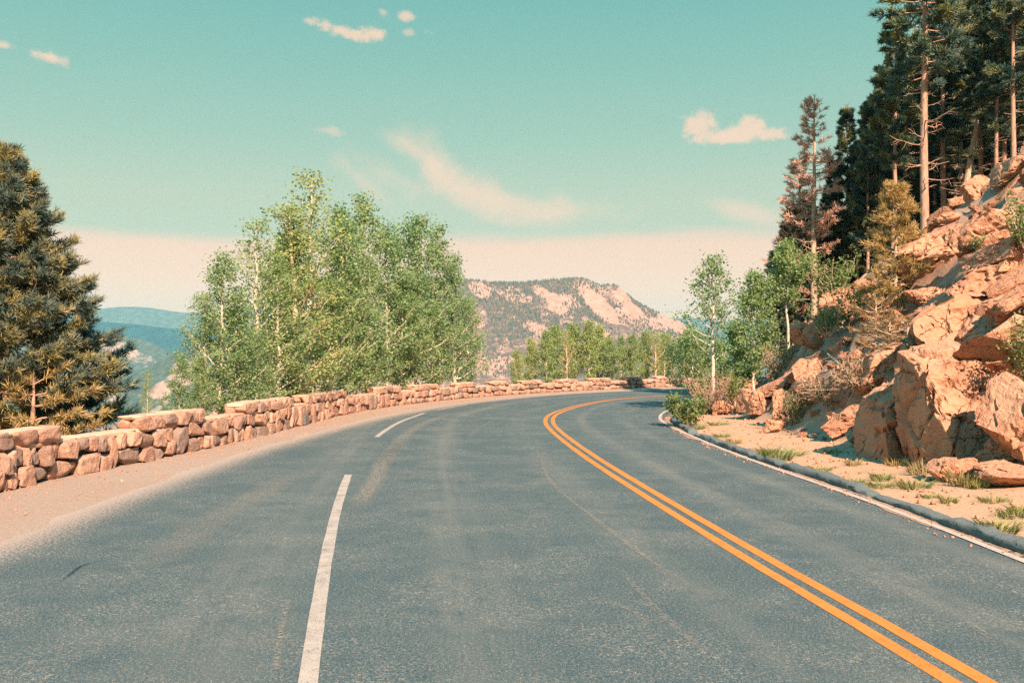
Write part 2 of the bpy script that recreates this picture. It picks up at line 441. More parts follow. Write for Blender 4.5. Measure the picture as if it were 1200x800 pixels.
M_pinewarm = m_leaf('lit_shade_pine_needles', (.014, .10, .125), (.44, .37, .14), .16, clump=2.2)  # same painted shade and sun, with a warmer lit end
M_youngpine = m_leaf('young_pine_needles', (.19, .20, .085), (.66, .45, .20), .2)
M_deadneedle = m_leaf('dead_needles', (.70, .40, .29), (.85, .54, .40), .12, (1, .9, .7))
M_twig = m_leaf('dry_shrub_leaves', (.22, .16, .07), (.40, .25, .12), .2)
M_shrub = m_leaf('shrub_leaves', (.09, .17, .06), (.25, .32, .11), .35)
M_grass = m_leaf('verge_grass', (.14, .20, .08), (.36, .34, .14), .3)
M_drygrass = m_leaf('dry_grass', (.34, .26, .13), (.52, .40, .22), .3)

def m_mountain(name, forest, rock, rk_lo, rk_hi, k):
    t = NT(name); v = t.pos()
    a = t.noise(v, .006 * k, 6, .62, .6); b = t.noise(v, .06 * k, 4, .7)
    s = t.math('ADD', t.math('MULTIPLY', a, .72), t.math('MULTIPLY', b, .28)); r = t.at('bare')
    s = t.math('ADD', s, t.math('MULTIPLY', r, .5))
    col = t.mix(t.mapr(s, rk_lo, rk_hi), t.mix(t.mapr(b, .4, .62), tuple(.6 * q for q in forest), forest), t.mix(t.mapr(b, .4, .65), tuple(.72 * q for q in rock), rock))
    return t.finish(col, .95, b, .6, 3 / k, .05)
M_mesa = m_mountain('mesa_rock', (.215, .145, .115), (.50, .29, .215), .50, .58, 1.0)
M_range = m_mountain('far_range', (.10, .15, .13), (.34, .30, .24), .62, .74, .4)
M_blue = m_mountain('cloud_shaded_ridge', (.018, .075, .085), (.02, .07, .08), .9, .95, .4)  # dark teal forest colour stands in for a cloud's shadow
M_foothill = m_mountain('foothill', (.10, .135, .10), (.46, .31, .24), .54, .62, .7)
t = NT('distant_conifers'); r = t.n('ShaderNodeNewGeometry').outputs['Random Per Island']
M_dots = t.finish(t.mix(r, (.05, .07, .055), (.13, .125, .085)), .9, spec=.05)
# ---------------------------------------------------------------- land, road, markings
def axis(fine0, fine1, step, lo, hi, g=1.13):
    a = list(np.arange(fine0, fine1 + 1e-6, step)); s = step; x = fine1
    while x < hi: s *= g; x += s; a.append(x)
    s = step; x = fine0; pre = []
    while x > lo: s *= g; x -= s; pre.append(x)
    return np.array(pre[::-1] + a)
gx = axis(-14, 30, .24, -9000, 9000); gy = axis(4, 66, .30, -120, 12000)
XX, YY = np.meshgrid(gx, gy)
ZZ, DK, DW = ground(XX, YY)
mb = MB(); nx, ny = len(gx), len(gy)
i = np.arange(ny - 1)[:, None] * nx + np.arange(nx - 1)[None]
mb.add(np.stack([XX, YY, ZZ], -1).reshape(-1, 3), np.stack([i, i + 1, i + nx + 1, i + nx], -1).reshape(-1, 4))
land = mb.build('ground', M_ground, smooth=True); tag(land, kind='structure')
attr(land, 'kerb_d', DK.ravel()); attr(land, 'wall_d', DW.ravel())

# asphalt: cross rows from the ragged shoulder edge to the kerb
A = ASPH; A = A[A[:, 0] < 160]
Kx = KERB[KERB[:, 0] < 160]
na = 420
tt = np.linspace(0, 1, na) ** .9
def along(q, t):
    s = np.concatenate([[0], np.cumsum(np.linalg.norm(np.diff(q, axis=0), axis=1))]); return np.stack([np.interp(t * s[-1], s, q[:, k]) for k in (0, 1)], 1)
a = along(A, tt); b = along(Kx, tt)
a[:, 0] += .30 * fbm(np.stack([a[:, 0], a[:, 1], 0 * tt], 1) * 1.1, 5, 31, .65) 
nc = 60; w = np.linspace(0, 1, nc)
pv = a[:, None] * (1 - w)[None, :, None] + b[:, None] * w[None, :, None]
mb = MB(); i = np.arange(na - 1)[:, None] * nc + np.arange(nc - 1)[None]
zz = np.zeros(pv.shape[:2] + (1,))
mb.add(np.concatenate([pv, zz], -1).reshape(-1, 3), np.stack([i, i + 1, i + nc + 1, i + nc], -1).reshape(-1, 4))
road = mb.build('road', M_road, smooth=True); tag(road, kind='structure')
fx, fy = pv[..., 0].ravel(), pv[..., 1].ravel()
lat, arc = sdist(YEL, fx, fy)
ed, _ = sdist(ASPH, fx, fy); attr(road, 'edge_d', np.maximum(ed, 0))
uv = road.data.uv_layers.new(name='lane')
li = np.zeros(len(road.data.loops), np.int32); road.data.loops.foreach_get('vertex_index', li)
uv.data.foreach_set('uv', np.stack([arc[li], lat[li]], 1).astype(np.float32).ravel())

def ribbon(path, off, width, z, name, mat, kind='structure', wob=.008, t0=None, t1=None, taper=False, fade=None):
    q = path; n = normals2(q); s = np.concatenate([[0], np.cumsum(np.linalg.norm(np.diff(q, axis=0), axis=1))])
    e = wob * fbm(np.stack([s * 1.7, 0 * s, 0 * s], 1), 3, int(abs(off) * 100) + 3)[:, None]; e2 = wob * fbm(np.stack([s * 2.1, 0 * s + 9, 0 * s], 1), 3, 77)[:, None]
    ws = [(-.5, e), (-.17, 0), (.17, 0), (.5, e2)]
    rows = [np.concatenate([q + n * (off + width * k) + n * d, np.full((len(q), 1), z)], 1) for k, d in ws]
    v = np.stack(rows, 1).reshape(-1, 3); m = len(ws)
    i = np.arange(len(q) - 1)[:, None] * m + np.arange(m - 1)[None]
    b = MB(); b.add(v, np.stack([i, i + 1, i + m + 1, i + m], -1).reshape(-1, 4))
    o = b.build(name, mat)
    if kind: tag(o, kind=kind)
    if fade is not None:
        u = s / s[-1]; along_ = np.minimum(1, np.minimum(u, 1 - u) * 6)
        attr(o, 'fade', (along_[:, None] * np.array([0, 1, 1, 0])[None] * fade).ravel())
    return o
Y_ = YEL[YEL[:, 0] < 60]
ribbon(Y_, -.118, .13, .004, 'yellow_line', M_yellow)
ribbon(Y_, .118, .13, .004, 'yellow_line', M_yellow)
ribbon(EDGE[EDGE[:, 0] < 60], 0, .105, .011, 'edge_line', M_edgepaint)
def pixpath(L, step=.25): return smooth_poly(P(L), step)
ribbon(pixpath([(352, 850), (361, 797), (372, 720), (383, 650), (396, 592), (408, 556)]), 0, .135, .004, 'lane_dash', M_white)
ribbon(pixpath([(441, 512), (455, 502), (472, 493), (497, 484)]), 0, .135, .004, 'lane_dash', M_white)
ribbon(pixpath([(512, 480.5), (530, 477), (548, 474)]), 0, .08, .004, 'lane_dash', M_edgepaint)
# wear on the asphalt: dusty drifts, scrapes, a seam and two rubber marks
def wear(L, w, mat, f, name): o = ribbon(pixpath(L), 0, w, .008, name, mat, wob=.05, fade=f); return o
wear([(414, 600), (440, 562), (447, 545), (462, 528), (474, 518)], .42, M_dust, .75, 'road_dust')
wear([(450, 545), (458, 530), (475, 510), (500, 495), (530, 484)], .45, M_dust, .55, 'road_dust')
wear([(170, 668), (240, 615), (310, 575), (345, 555)], .7, M_dust, .38, 'road_dust')
wear([(318, 800), (326, 760), (336, 703)], .09, M_scrape, .8, 'road_scrape')
wear([(630, 528), (646, 565), (700, 610), (760, 655), (830, 700)], .10, M_scrape, .8, 'road_seam')
wear([(545, 520), (560, 503), (590, 488), (620, 480)], .14, M_scrape, .5, 'road_seam')
wear([(1128, 726), (1148, 738), (1168, 752)], .09, M_scrape, .9, 'road_scrape')
wear([(70, 682), (88, 668), (100, 660), (119, 656)], .065, M_skid, .7, 'rubber_mark')
wear([(205, 702), (222, 703), (238, 705)], .10, M_skid, .9, 'rubber_mark')
wear([(690, 700), (735, 712), (765, 735)], .12, M_scrape, .55, 'road_scrape')
wear([(720, 660), (790, 735), (850, 775)], .12, M_scrape, .5, 'road_scrape')

# sandy strip along the foot of the kerb
ribbon(KERB[KERB[:, 0] < 60], -.21, .20, .006, 'kerb_grit', (lambda t: t.finish(t.mix(t.mapr(t.noise(t.pos(), 45, 3, .7), .35, .65), (.28, .17, .105), (.47, .30, .20)), .95, t.noise(t.pos(), 60, 3), .6, .01, alpha=t.mapr(t.math('ADD', t.noise(t.pos(), 9, 5, .7), t.math('MULTIPLY', t.noise(t.pos(), .8, 3), .5)), .62, .70)))(NT('grit')), wob=.16)

# asphalt kerb: an uneven rounded berm
q = resample(KERB[(KERB[:, 1] > -12) & (KERB[:, 0] < 45)], .12); n = normals2(q)
s = np.arange(len(q)) * .12
prof = np.array([(-.11, -.01), (-.115, .04), (-.10, .085), (-.07, .105), (.02, .112), (.10, .108), (.14, .08), (.16, .0)])
b = MB(); rows = []
for k, (o_, h_) in enumerate(prof):
    p3 = np.stack([s * 2.2, 0 * s + k * .6, 0 * s], 1)
    j = .045 * fbm(p3, 5, 41, .65) + .022 * vnoise(p3 * 4.1, 43); jh = .042 * fbm(p3 * 1.4, 4, 51) + .02 * vnoise(p3 * 3.7, 47)
    brk = sstep(.30, .46, fbm(np.stack([s * .55, 0 * s, 0 * s], 1), 3, 63)) * .5 + .45 * sstep(.42, .5, vnoise(np.stack([s * 1.9, 0 * s + 4, 0 * s], 1), 61))
    rows.append(np.concatenate([q + n * (o_ + j)[:, None], ((h_ + (jh if h_ > .02 else 0)) * (1 - brk))[:, None]], 1))
v = np.stack(rows, 1).reshape(-1, 3); m = len(prof); i = np.arange(len(q) - 1)[:, None] * m + np.arange(m - 1)[None]
b.add(v, np.stack([i, i + m, i + m + 1, i + 1], -1).reshape(-1, 4))
o = b.build('kerb', M_kerb, smooth=True); tag(o, kind='structure')

# ---------------------------------------------------------------- parapet wall of rough stones
def unit_stone(k=3, ex=8.):
    bm = bmesh.new(); bmesh.ops.create_cube(bm, size=2)
    bmesh.ops.subdivide_edges(bm, edges=bm.edges[:], cuts=k, use_grid_fill=True)
    v = np.array([x.co[:] for x in bm.verts]); bm.verts.ensure_lookup_table()
    f = np.array([[x.index for x in p.verts] for p in bm.faces]); bm.free()
    l = (np.abs(v) ** ex).sum(1) ** (1 / ex); return v / l[:, None], f
SV, SF = unit_stone()
SV2, SF2 = unit_stone(8, 9.)
CV, CF = unit_stone(6, 16.)
rng = np.random.default_rng(5)
Wp = resample(WALL[(WALL[:, 1] > 2) & (WALL[:, 0] < 46)], .1)
Ws = np.arange(len(Wp)) * .1; Wn = normals2(Wp)
def wframe(s):
    x = np.array([np.interp(s, Ws, Wp[:, k]) for k in (0, 1)]); n = np.array([np.interp(s, Ws, Wn[:, k]) for k in (0, 1)]); n /= np.linalg.norm(n)
    return x, n, np.array([-n[1], n[0]])
def stone(mb, s, off, z, w, d, h, rng, amp=.12, fine=False, flat=False):   # off: towards the road
    x, n, t = wframe(s); V, Fc = (CV, CF) if flat else (SV2, SF2) if fine else (SV, SF)
    v = V.copy()
    sh = rng.uniform(-.22, .22, 3) * (.25 if flat else 1); v[:, 0] += sh[0] * v[:, 2]; v[:, 2] *= 1 + sh[1] * v[:, 0]; v[:, 1] *= 1 + sh[2] * v[:, 2] * .6
    pq = v + rng.uniform(0, 90, 3); a_, b_, _ = worley(pq * 1.1, 4)
    v = v * (1 + amp * fbm(pq * 1.5, 4, 2)[:, None] + (0 if flat else amp * .4) * (a_[:, None] - .55))
    if not flat: v[:, 1] = np.clip(v[:, 1], -2, .80 + .10 * vnoise(pq * 2.5, 6))
    if not flat:
        for _k in range(5):                                       # knocked-off corners
            nn = rng.normal(size=3); nn /= np.linalg.norm(nn); e = np.maximum(0, v @ nn - rng.uniform(.72, 1.10)); v = v - e[:, None] * nn * .95
    v = v * np.array([w, d, h]) * .5
    r = rng.uniform(-.09, .09) * (.2 if flat else 1); c, s_ = math.cos(r), math.sin(r)
    v[:, 0], v[:, 2] = v[:, 0] * c - v[:, 2] * s_, v[:, 0] * s_ + v[:, 2] * c
    mb.add(np.concatenate([x + n * off + v[:, :1] * t + v[:, 1:2] * n, (z + v[:, 2:]) * np.interp(s, [22, 52], [1, .72])], 1), Fc)
def s_of(px):                                                     # arc position of the wall seen in a photo column
    a = (Wp[:, 0] / Wp[:, 1]) * F + CX; return Ws[np.argmin(np.abs(a - px))]
wall = empty('stone_parapet', (0, 0, 0)); tag(wall, 'long curving parapet wall of rough pinkish granite stones along the outer road edge', 'wall')
HB = .56
mbs = MB(); core = MB(); S = 0.
L = Ws[-1]
rowh = np.array([0, .46, 1.0])                                     # two uneven courses with a few stones standing through both
s = 0.
while s < L - .8:
    w = rng.uniform(.34, .80)
    cut = HB * rng.uniform(.36, .64)
    if rng.random() < .22:                                        # one tall stone
        stone(mbs, s + w * .36, rng.uniform(.15, .23), HB * .5, w * .70, .32, HB * 1.12, rng, .20, s < 34); s += w * .70; continue
    for lo_, hi_ in ((-.04, cut), (cut, HB + .05)):
        n_ = 1 if rng.random() < .62 else 2
        ws_ = [w] if n_ == 1 else [w * (k_ := rng.uniform(.35, .65)), w * (1 - k_)]
        u_ = s
        for ww in ws_:
            stone(mbs, u_ + ww / 2, rng.uniform(.09, .25), (lo_ + hi_) / 2 + rng.uniform(-.02, .02), ww * rng.uniform(.86, .98), rng.uniform(.28, .38), (hi_ - lo_) * rng.uniform(.86, 1.02), rng, .20, s < 34); u_ += ww
    s += w
s = 0.
while s < L - .8:                                                 # back face, seen only from elsewhere
    w = rng.uniform(.4, .7)
    for r_ in (0, 1): stone(mbs, s + w / 2, -.18, HB * (r_ + .5) / 2, w, .3, HB / 2 * 1.1, rng)
    s += w
mbs.build('face_stones', M_wall, wall, smooth=True)
q = Wp[::4]; n = Wn[::4]; rows = [np.concatenate([q + n * o_, np.full((len(q), 1), z_)], 1) for o_, z_ in ((.11, -.3), (.11, .38), (-.2, .38), (-.2, -.6))]
v = np.stack(rows, 1).reshape(-1, 3); i = np.arange(len(q) - 1)[:, None] * 4 + np.arange(3)[None]
core.add(v, np.stack([i, i + 1, i + 5, i + 4], -1).reshape(-1, 4)); core.build('mortar_core', M_mortar, wall)
cap = MB(); s = 0.
while s < L - 1:
    w = rng.uniform(.5, 1.3); stone(cap, s + w / 2, -.045 + rng.uniform(-.02, .02), HB + .045, w * 1.02, .46, .09, rng, .07, True, True); s += w
cap.build('cap_stones', M_cap, wall, smooth=True)
for k, (p0, p1) in enumerate([(-90, 53), (152, 228), (276, 334), (352, 398), (436, 463), (482, 510), (533, 552), (572, 592), (610, 632), (650, 672), (690, 712), (730, 750), (768, 786)]):
    s0, s1 = s_of(max(p0, -60)), s_of(p1)
    m = MB(); mc = MB(); s = s0; ln = s1 - s0; nst = max(2, int(round(ln / .48)))
    sp = np.cumsum(np.concatenate([[0], rng.uniform(.6, 1.5, nst)])); sp = sp / sp[-1] * ln + s0
    for j in range(nst):
        w = sp[j + 1] - sp[j]; stone(m, (sp[j] + sp[j + 1]) / 2, .125 + rng.uniform(-.02, .04), HB + .19, w * 1.02, .36, .25 * rng.uniform(.9, 1.15), rng, .15, True)
        stone(m, (sp[j] + sp[j + 1]) / 2, -.15, HB + .19, w * 1.02, .32, .25, rng, .12)
    n2_ = max(1, int(round(ln / 1.1)))
    for j in range(n2_): w = ln / n2_; stone(mc, s0 + w * (j + .5), -.05, HB + .30, w * 1.01, .44, .08 + rng.uniform(-.01, .015), rng, .05, True, True)
    o = m.build('raised_block', M_wall, wall, smooth=True); mc.build('block_cap', M_cap, o, smooth=True)
# ---------------------------------------------------------------- trees
def rot_to(v, az): c, s = math.cos(az), math.sin(az); return np.array([v[0] * c - v[1] * s, v[0] * s + v[1] * c, v[2]])

def aspen_mesh(h, spread, seed, nb=34, leaf=.075, nleaf=5200, base=.12, lean=0., bark=None, leaves=None, r0=None, bare=0., cone=1., clump=.13, name='aspen_tree'):
    rng = np.random.default_rng(seed); tr = MB(); lf = []
    t = np.linspace(0, 1, 14); wob = np.cumsum(rng.normal(0, .022 * h / 5, (14, 2)), 0); wob -= wob[0]
    tp = np.stack([wob[:, 0] + lean * t ** 1.3 * h, wob[:, 1], t * h], 1); r0 = r0 or .011 * h + .012
    tube(tr, np.vstack([[0, 0, -.7], tp]), np.concatenate([[r0 * 1.25], r0 * (1 - t) ** .8 + .006]), 8)
    wts = []; az = rng.uniform(0, 6)
    for b in range(nb):
        u = base + (1 - base) * ((b + rng.uniform(.1, .9)) / nb) ** 1.02 * .97
        az += 2.4 + rng.normal(0, .35)
        prof = (1 - ((u - base) / (1 - base))) ** .72 * min(1, .45 + (u - base) / (1 - base) * 2.6) if cone else 1
        Lb = spread * prof * rng.uniform(.65, 1.2) + .22
        p0 = np.array([np.interp(u, t, tp[:, k]) for k in range(3)]); el = R(rng.uniform(18, 50)) + .35 * u
        d = np.array([math.cos(az) * math.cos(el), math.sin(az) * math.cos(el), math.sin(el)])
        ss = np.linspace(0, 1, 6)[:, None]; jit = np.cumsum(rng.normal(0, .035 * Lb, (6, 3)), 0); jit[0] = 0
        bp = p0 + d * Lb * ss + np.array([0, 0, .16 * Lb]) * ss ** 2 + jit
        rb = max(.006, r0 * (1 - u) * .50 + .004); tube(tr, bp, rb * (1 - .8 * ss[:, 0]), 5)
        dead = rng.random() < bare
        for k in range(int(3 + Lb * 4)):
            q = rng.uniform(.22, 1.0); s0 = np.array([np.interp(q, ss[:, 0], bp[:, j]) for j in range(3)])
            dd = d + rng.normal(0, .75, 3); dd[2] += .25; dd /= np.linalg.norm(dd); Lt = rng.uniform(.16, .42) * (Lb * .5 + .3)
            tw = np.stack([s0, s0 + dd * Lt * .55 + rng.normal(0, .02, 3), s0 + dd * Lt]); tube(tr, tw, np.array([.0065, .0045, .0025]) * (1 + rb * 12), 3)
            if not dead or rng.random() < .12:
                for e in np.linspace(.3, 1.05, 4): lf.append(s0 + dd * Lt * e); wts.append(clump * (.7 + .6 * rng.random()))
    lf = np.array(lf); wts = np.array(wts)
    idx = rng.integers(0, len(lf), nleaf); c = lf[idx] + rng.normal(size=(nleaf, 3)) * wts[idx][:, None] * np.array([1, 1, .8])
    cr = MB(); cards(cr, c, leaf, rng, 1.35)
    root = empty(name, (0, 0, 0))
    tr.build('trunk', bark or M_aspenbark, root, smooth=True); cr.build('crown', leaves or M_aspen, root)
    return root

def pine_mesh(h, rad, seed, bare=.3, dz=.33, per=5, tuft=.20, wd=.016, kn=10, dens=9, bark=None, leaf=None, r0=None, droop=-.1, shape=.8, tops=.35, deadlow=6, gap=0., lean=0., name='pine_tree', side=None):
    rng = np.random.default_rng(seed); tr = MB()
    t = np.linspace(0, 1, 16); wob = np.cumsum(rng.normal(0, .010 * h / 8, (16, 2)), 0); wob -= wob[0]
    tp = np.stack([wob[:, 0] + lean * t * h, wob[:, 1], t * h], 1); r0 = r0 or .013 * h
    tube(tr, np.vstack([[0, 0, -1.2], tp]), np.concatenate([[r0 * 1.2], r0 * (1 - t) ** .85 + .012]), 9)
    C, A = [], []
    z = h * bare
    def limb(u, az, Lb, el, leafy=True):
        p0 = np.array([np.interp(u, t, tp[:, k]) for k in range(3)])
        d = np.array([math.cos(az) * math.cos(el), math.sin(az) * math.cos(el), math.sin(el)])
        ss = np.linspace(0, 1, 6)[:, None]; jit = np.cumsum(rng.normal(0, .03 * Lb, (6, 3)), 0); jit[0] = 0
        bp = p0 + d * Lb * ss + np.array([0, 0, .22 * Lb]) * ss ** 2.2 + jit
        rb = min(.05, .012 * Lb + .008) * (1 + .5 * (1 - u)); tube(tr, bp, rb * (1 - .75 * ss[:, 0]), 5)
        if not leafy:
            for k in range(int(2 + Lb * 2)):
                q = rng.uniform(.3, .95); s0 = np.array([np.interp(q, ss[:, 0], bp[:, j]) for j in range(3)]); dd = d + rng.normal(0, .6, 3); dd /= np.linalg.norm(dd)
                tube(tr, np.stack([s0, s0 + dd * .15 * Lb + rng.normal(0, .02, 3), s0 + dd * .3 * Lb]), np.array([.010, .007, .004]), 3)
            return
        side_ = np.cross(d, [0, 0, 1.])
        n = max(4, int(dens * (Lb * .8 + .35)))
        for k in range(n):
            q = 1 - rng.random() ** 1.3 * .72; s0 = np.array([np.interp(q, ss[:, 0], bp[:, j]) for j in range(3)])
            dd = d * .8 + side_ * rng.uniform(-1, 1) + np.array([0, 0, rng.uniform(-.12, .55)]); dd /= np.linalg.norm(dd)
            Lt = rng.uniform(.1, .34) * Lb * (1.15 - q * .55) + .06
            if k % 2 == 0: tube(tr, np.stack([s0, s0 + dd * Lt * .5, s0 + dd * Lt]), np.array([.009, .007, .004]), 3)
            for e in (.45, .78, 1.0) if Lt > .2 else (.6, 1.0): C.append(s0 + dd * Lt * e); A.append(dd + np.array([0, 0, .45]))
    while z < h * .985:
        u = z / h; w = (u - bare) / (1 - bare)
        prof = (1 - w) ** shape * min(1, .55 + w * 3) + .04
        for k in range(per + (1 if rng.random() < .4 else 0)):
            if rng.random() < gap: continue
            az = rng.uniform(0, 2 * math.pi); Lb = rad * prof * rng.uniform(.55, 1.22) + .12
            if side is not None: Lb *= 1 + .35 * math.cos(az - side)
            limb(u + rng.uniform(-.012, .012), az, Lb, droop + tops * w + rng.normal(0, .13))
        z += dz * rng.uniform(.7, 1.25) * (1 - .45 * w)
    C.append(tp[-1]); A.append(np.array([0, 0, 1.]))
    for k in range(deadlow): limb(rng.uniform(max(.06, bare * .35), max(.1, bare * 1.05)), rng.uniform(0, 6.28), rad * rng.uniform(.3, .8), rng.uniform(-.35, .25), False)
    C = np.array(C); A = np.array(A); A /= np.linalg.norm(A, axis=1, keepdims=True)
    cr = MB(); needles(cr, C, A, tuft, wd, kn, rng)
    root = empty(name, (0, 0, 0))
    tr.build('trunk', bark or M_pinebark, root, smooth=True); cr.build('crown', leaf or M_pine, root)
    return root

def place(root, x, y, z, rz, s=(1, 1, 1), label=None, cat=None, group=None):
    root.location = (x, y, z); root.rotation_euler = (0, 0, rz); root.scale = s
    for k in ('label', 'category', 'group'):
        if k in root: del root[k]
    tag(root, label, cat, group); return root

def wallZ(px):
    a = (WALL[:, 0] / WALL[:, 1]) * F + CX; m = WALL[:, 1] > 9; i = np.argmin(np.abs(a - px) + (~m) * 1e6); return WALL[i, 1]
def top_z(py, Z): return H + (HY - py) / F * Z

# --- the big pines beyond the left end of the wall
def at_px(px, Z): X = (px - CX) / F * Z; return X, Z, gz(X, Z)
x, y, z = at_px(0, 20.5)
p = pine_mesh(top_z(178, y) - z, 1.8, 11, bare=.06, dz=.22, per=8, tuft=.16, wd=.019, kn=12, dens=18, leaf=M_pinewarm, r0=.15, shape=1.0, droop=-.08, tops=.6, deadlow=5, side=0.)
place(p, x, y, z, 0, label='tall bushy limber pine at the left end of the wall, cut by the picture edge', cat='pine tree')
x, y, z = at_px(74, 22.5)
p = pine_mesh(top_z(398, y) - z, 1.3, 12, bare=.05, dz=.24, per=7, tuft=.17, wd=.019, kn=12, dens=16, leaf=M_pine, r0=.10, shape=.55, tops=.7, deadlow=2, side=0.)
place(p, x, y, z, 0, label='low dark spreading pine behind the wall, below the tall bushy pine', cat='pine tree')
x, y, z = at_px(38, 19.4)
p = pine_mesh(top_z(440, y) - z, .95, 13, bare=.15, dz=.3, per=4, tuft=.17, wd=.016, kn=10, dens=10, leaf=M_youngpine, r0=.07, shape=.5, tops=.3, deadlow=4, side=.2)
place(p, x, y, z, 0, label='small golden pine with straggly sunlit limbs in front of the tall bushy pine', cat='pine tree')

# --- aspens: a few grown trees, reused at other sizes and turns
GA = 'aspens in the roadside grove behind the wall'
va = [aspen_mesh(6.5, 1.30, 100 + k, nb=44, leaf=.078, nleaf=7000, base=.08, clump=.13) for k in range(5)]
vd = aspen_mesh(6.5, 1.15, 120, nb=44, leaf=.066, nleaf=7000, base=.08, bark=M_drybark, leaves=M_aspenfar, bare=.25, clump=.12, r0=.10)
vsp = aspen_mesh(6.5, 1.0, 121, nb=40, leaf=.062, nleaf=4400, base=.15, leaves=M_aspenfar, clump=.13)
used = set()
def grow(proto, px, top, Z, label, cat, group, rz=None, wide=1.0, h0=6.5, below=0):
    x, y, z = at_px(px, Z); z -= below
    r = proto if id(proto) not in used else copy_tree(proto); used.add(id(proto))
    k = (top_z(top, y) - z) / h0
    return place(r, x, y, z, random.uniform(0, 6.28) if rz is None else rz, (k * wide, k * wide, k), label, cat, group)
grove = [(213, 418, 2.2, va[0], 1.1, 'small low aspen at the left edge of the grove'),
 (236, 345, 3.5, vsp, 1.2, 'thin airy aspen left in the grove behind the low one'),
 (258, 302, 2.6, va[1], .95, 'slim aspen left in the grove with a thin pointed tip'),
 (296, 262, 3.0, vsp, 1.1, 'tall airy aspen left of the golden limbed one'),
 (276, 350, 2.0, va[2], 1.15, 'leafy aspen low at the wall between two airy aspens'),
 (322, 305, 2.4, va[3], 1.05, 'round headed aspen touching the left side of the golden limbed one'),
 (346, 238, 2.2, vd, 1.15, 'golden limbed aspen with sparse yellowish leaves in the grove middle'),
 (367, 206, 3.2, vsp, 1.15, 'tallest aspen of the grove with an open sparse top'),
 (392, 262, 2.6, va[4], 1.0, 'dense green aspen right of the tallest one'),
 (428, 234, 3.0, va[0], .85, 'slender aspen with a spiky second highest tip'),
 (412, 318, 2.0, va[2], 1.1, 'short full aspen in front of the slender spiky one'),
 (454, 270, 2.6, va[1], .95, 'aspen with a blunt top right of the slender spiky one'),
 (468, 328, 1.9, va[3], 1.1, 'lower aspen with a leaning pale trunk in the grove right half'),
 (488, 258, 2.8, va[4], .85, 'high narrow aspen right in the grove with a forked tip'),
 (511, 268, 2.6, va[0], .85, 'darker aspen beside the high narrow forked one'),
 (532, 302, 2.2, va[2], .95, 'rightmost aspen of the grove overhanging the wall'),
 (506, 360, 1.9, va[1], 1.1, 'low bushy aspen at the wall near the right end of the grove'),
 (440, 395, 1.7, va[4], 1.1, 'knee high young aspen crowding the wall under the grove middle'),
 (232, 420, 1.8, va[3], 1.1, 'young aspen at the wall in the left part of the grove'),
 (350, 400, 1.7, va[1], 1.1, 'young aspen at the wall below the golden limbed one'),
 (404, 246, 3.4, va[3], .95, 'green aspen filling the gap left of the slender spiky one'), (471, 266, 3.2, va[2], .95, 'green aspen close left of the high narrow forked one'),
 (336, 268, 3.2, va[0], .95, 'green aspen just behind the golden limbed one'), (546, 352, 2.6, va[3], 1.1, 'low aspen at the far right end of the grove, behind the rightmost tall one'),
 (384, 330, 2.0, va[4], 1.2, 'full leafy aspen in front of the tallest one'), (300, 390, 1.8, va[0], 1.2, 'young aspen at the wall left of the golden limbed one')]
for px, top, dz, pr, wd, lab in grove: grow(pr, px, top, wallZ(px) + dz, lab, 'aspen tree', GA, wide=wd * 1.2)
grow(vsp, 172, 437, wallZ(172) + 3.0, 'lone thin aspen sapling between the dark pine and the grove', 'aspen tree', None, wide=.9)

GF = 'aspens along the far wall of the bend'
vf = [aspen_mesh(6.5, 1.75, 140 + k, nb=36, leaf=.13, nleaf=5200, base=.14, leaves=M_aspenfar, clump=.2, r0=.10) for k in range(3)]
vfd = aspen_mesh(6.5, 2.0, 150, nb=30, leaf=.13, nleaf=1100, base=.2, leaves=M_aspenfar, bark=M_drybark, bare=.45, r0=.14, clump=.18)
far = [(606, 412, 2.0, vf[0]), (622, 399, 3.5, vf[1]), (640, 390, 2.4, vf[2]), (651, 384, 4.5, vf[0]), (672, 381, 3.6, vf[1]), (690, 379, 2.6, vf[2]), (702, 384, 4.6, vf[0]), (714, 396, 2.4, vf[1]),
       (728, 397, 3.4, vf[2]), (742, 394, 2.4, vf[0]), (757, 390, 4.2, vf[1]), (778, 393, 3.2, vf[0]), (803, 392, 3.8, vf[1]), (824, 402, 3.0, vf[2]), (846, 404, 3.2, vf[0])]
for px, top, dz, pr in far: grow(pr, px, top, wallZ(px) + dz, 'bright green aspen in the row behind the far wall', 'aspen tree', GF)
grow(vfd, 664, 386, wallZ(664) + 1.9, 'bare orange limbed aspen standing out in the row behind the far wall', 'aspen tree', GF)
grow(vfd, 768, 388, wallZ(768) + 1.9, 'pale trunked thin aspen in the row behind the far wall, beside the mesa foot', 'aspen tree', GF)
grow(vfd, 789, 398, wallZ(789) + 2.2, 'leaning pale trunked aspen at the right end of the far wall row', 'aspen tree', GF)

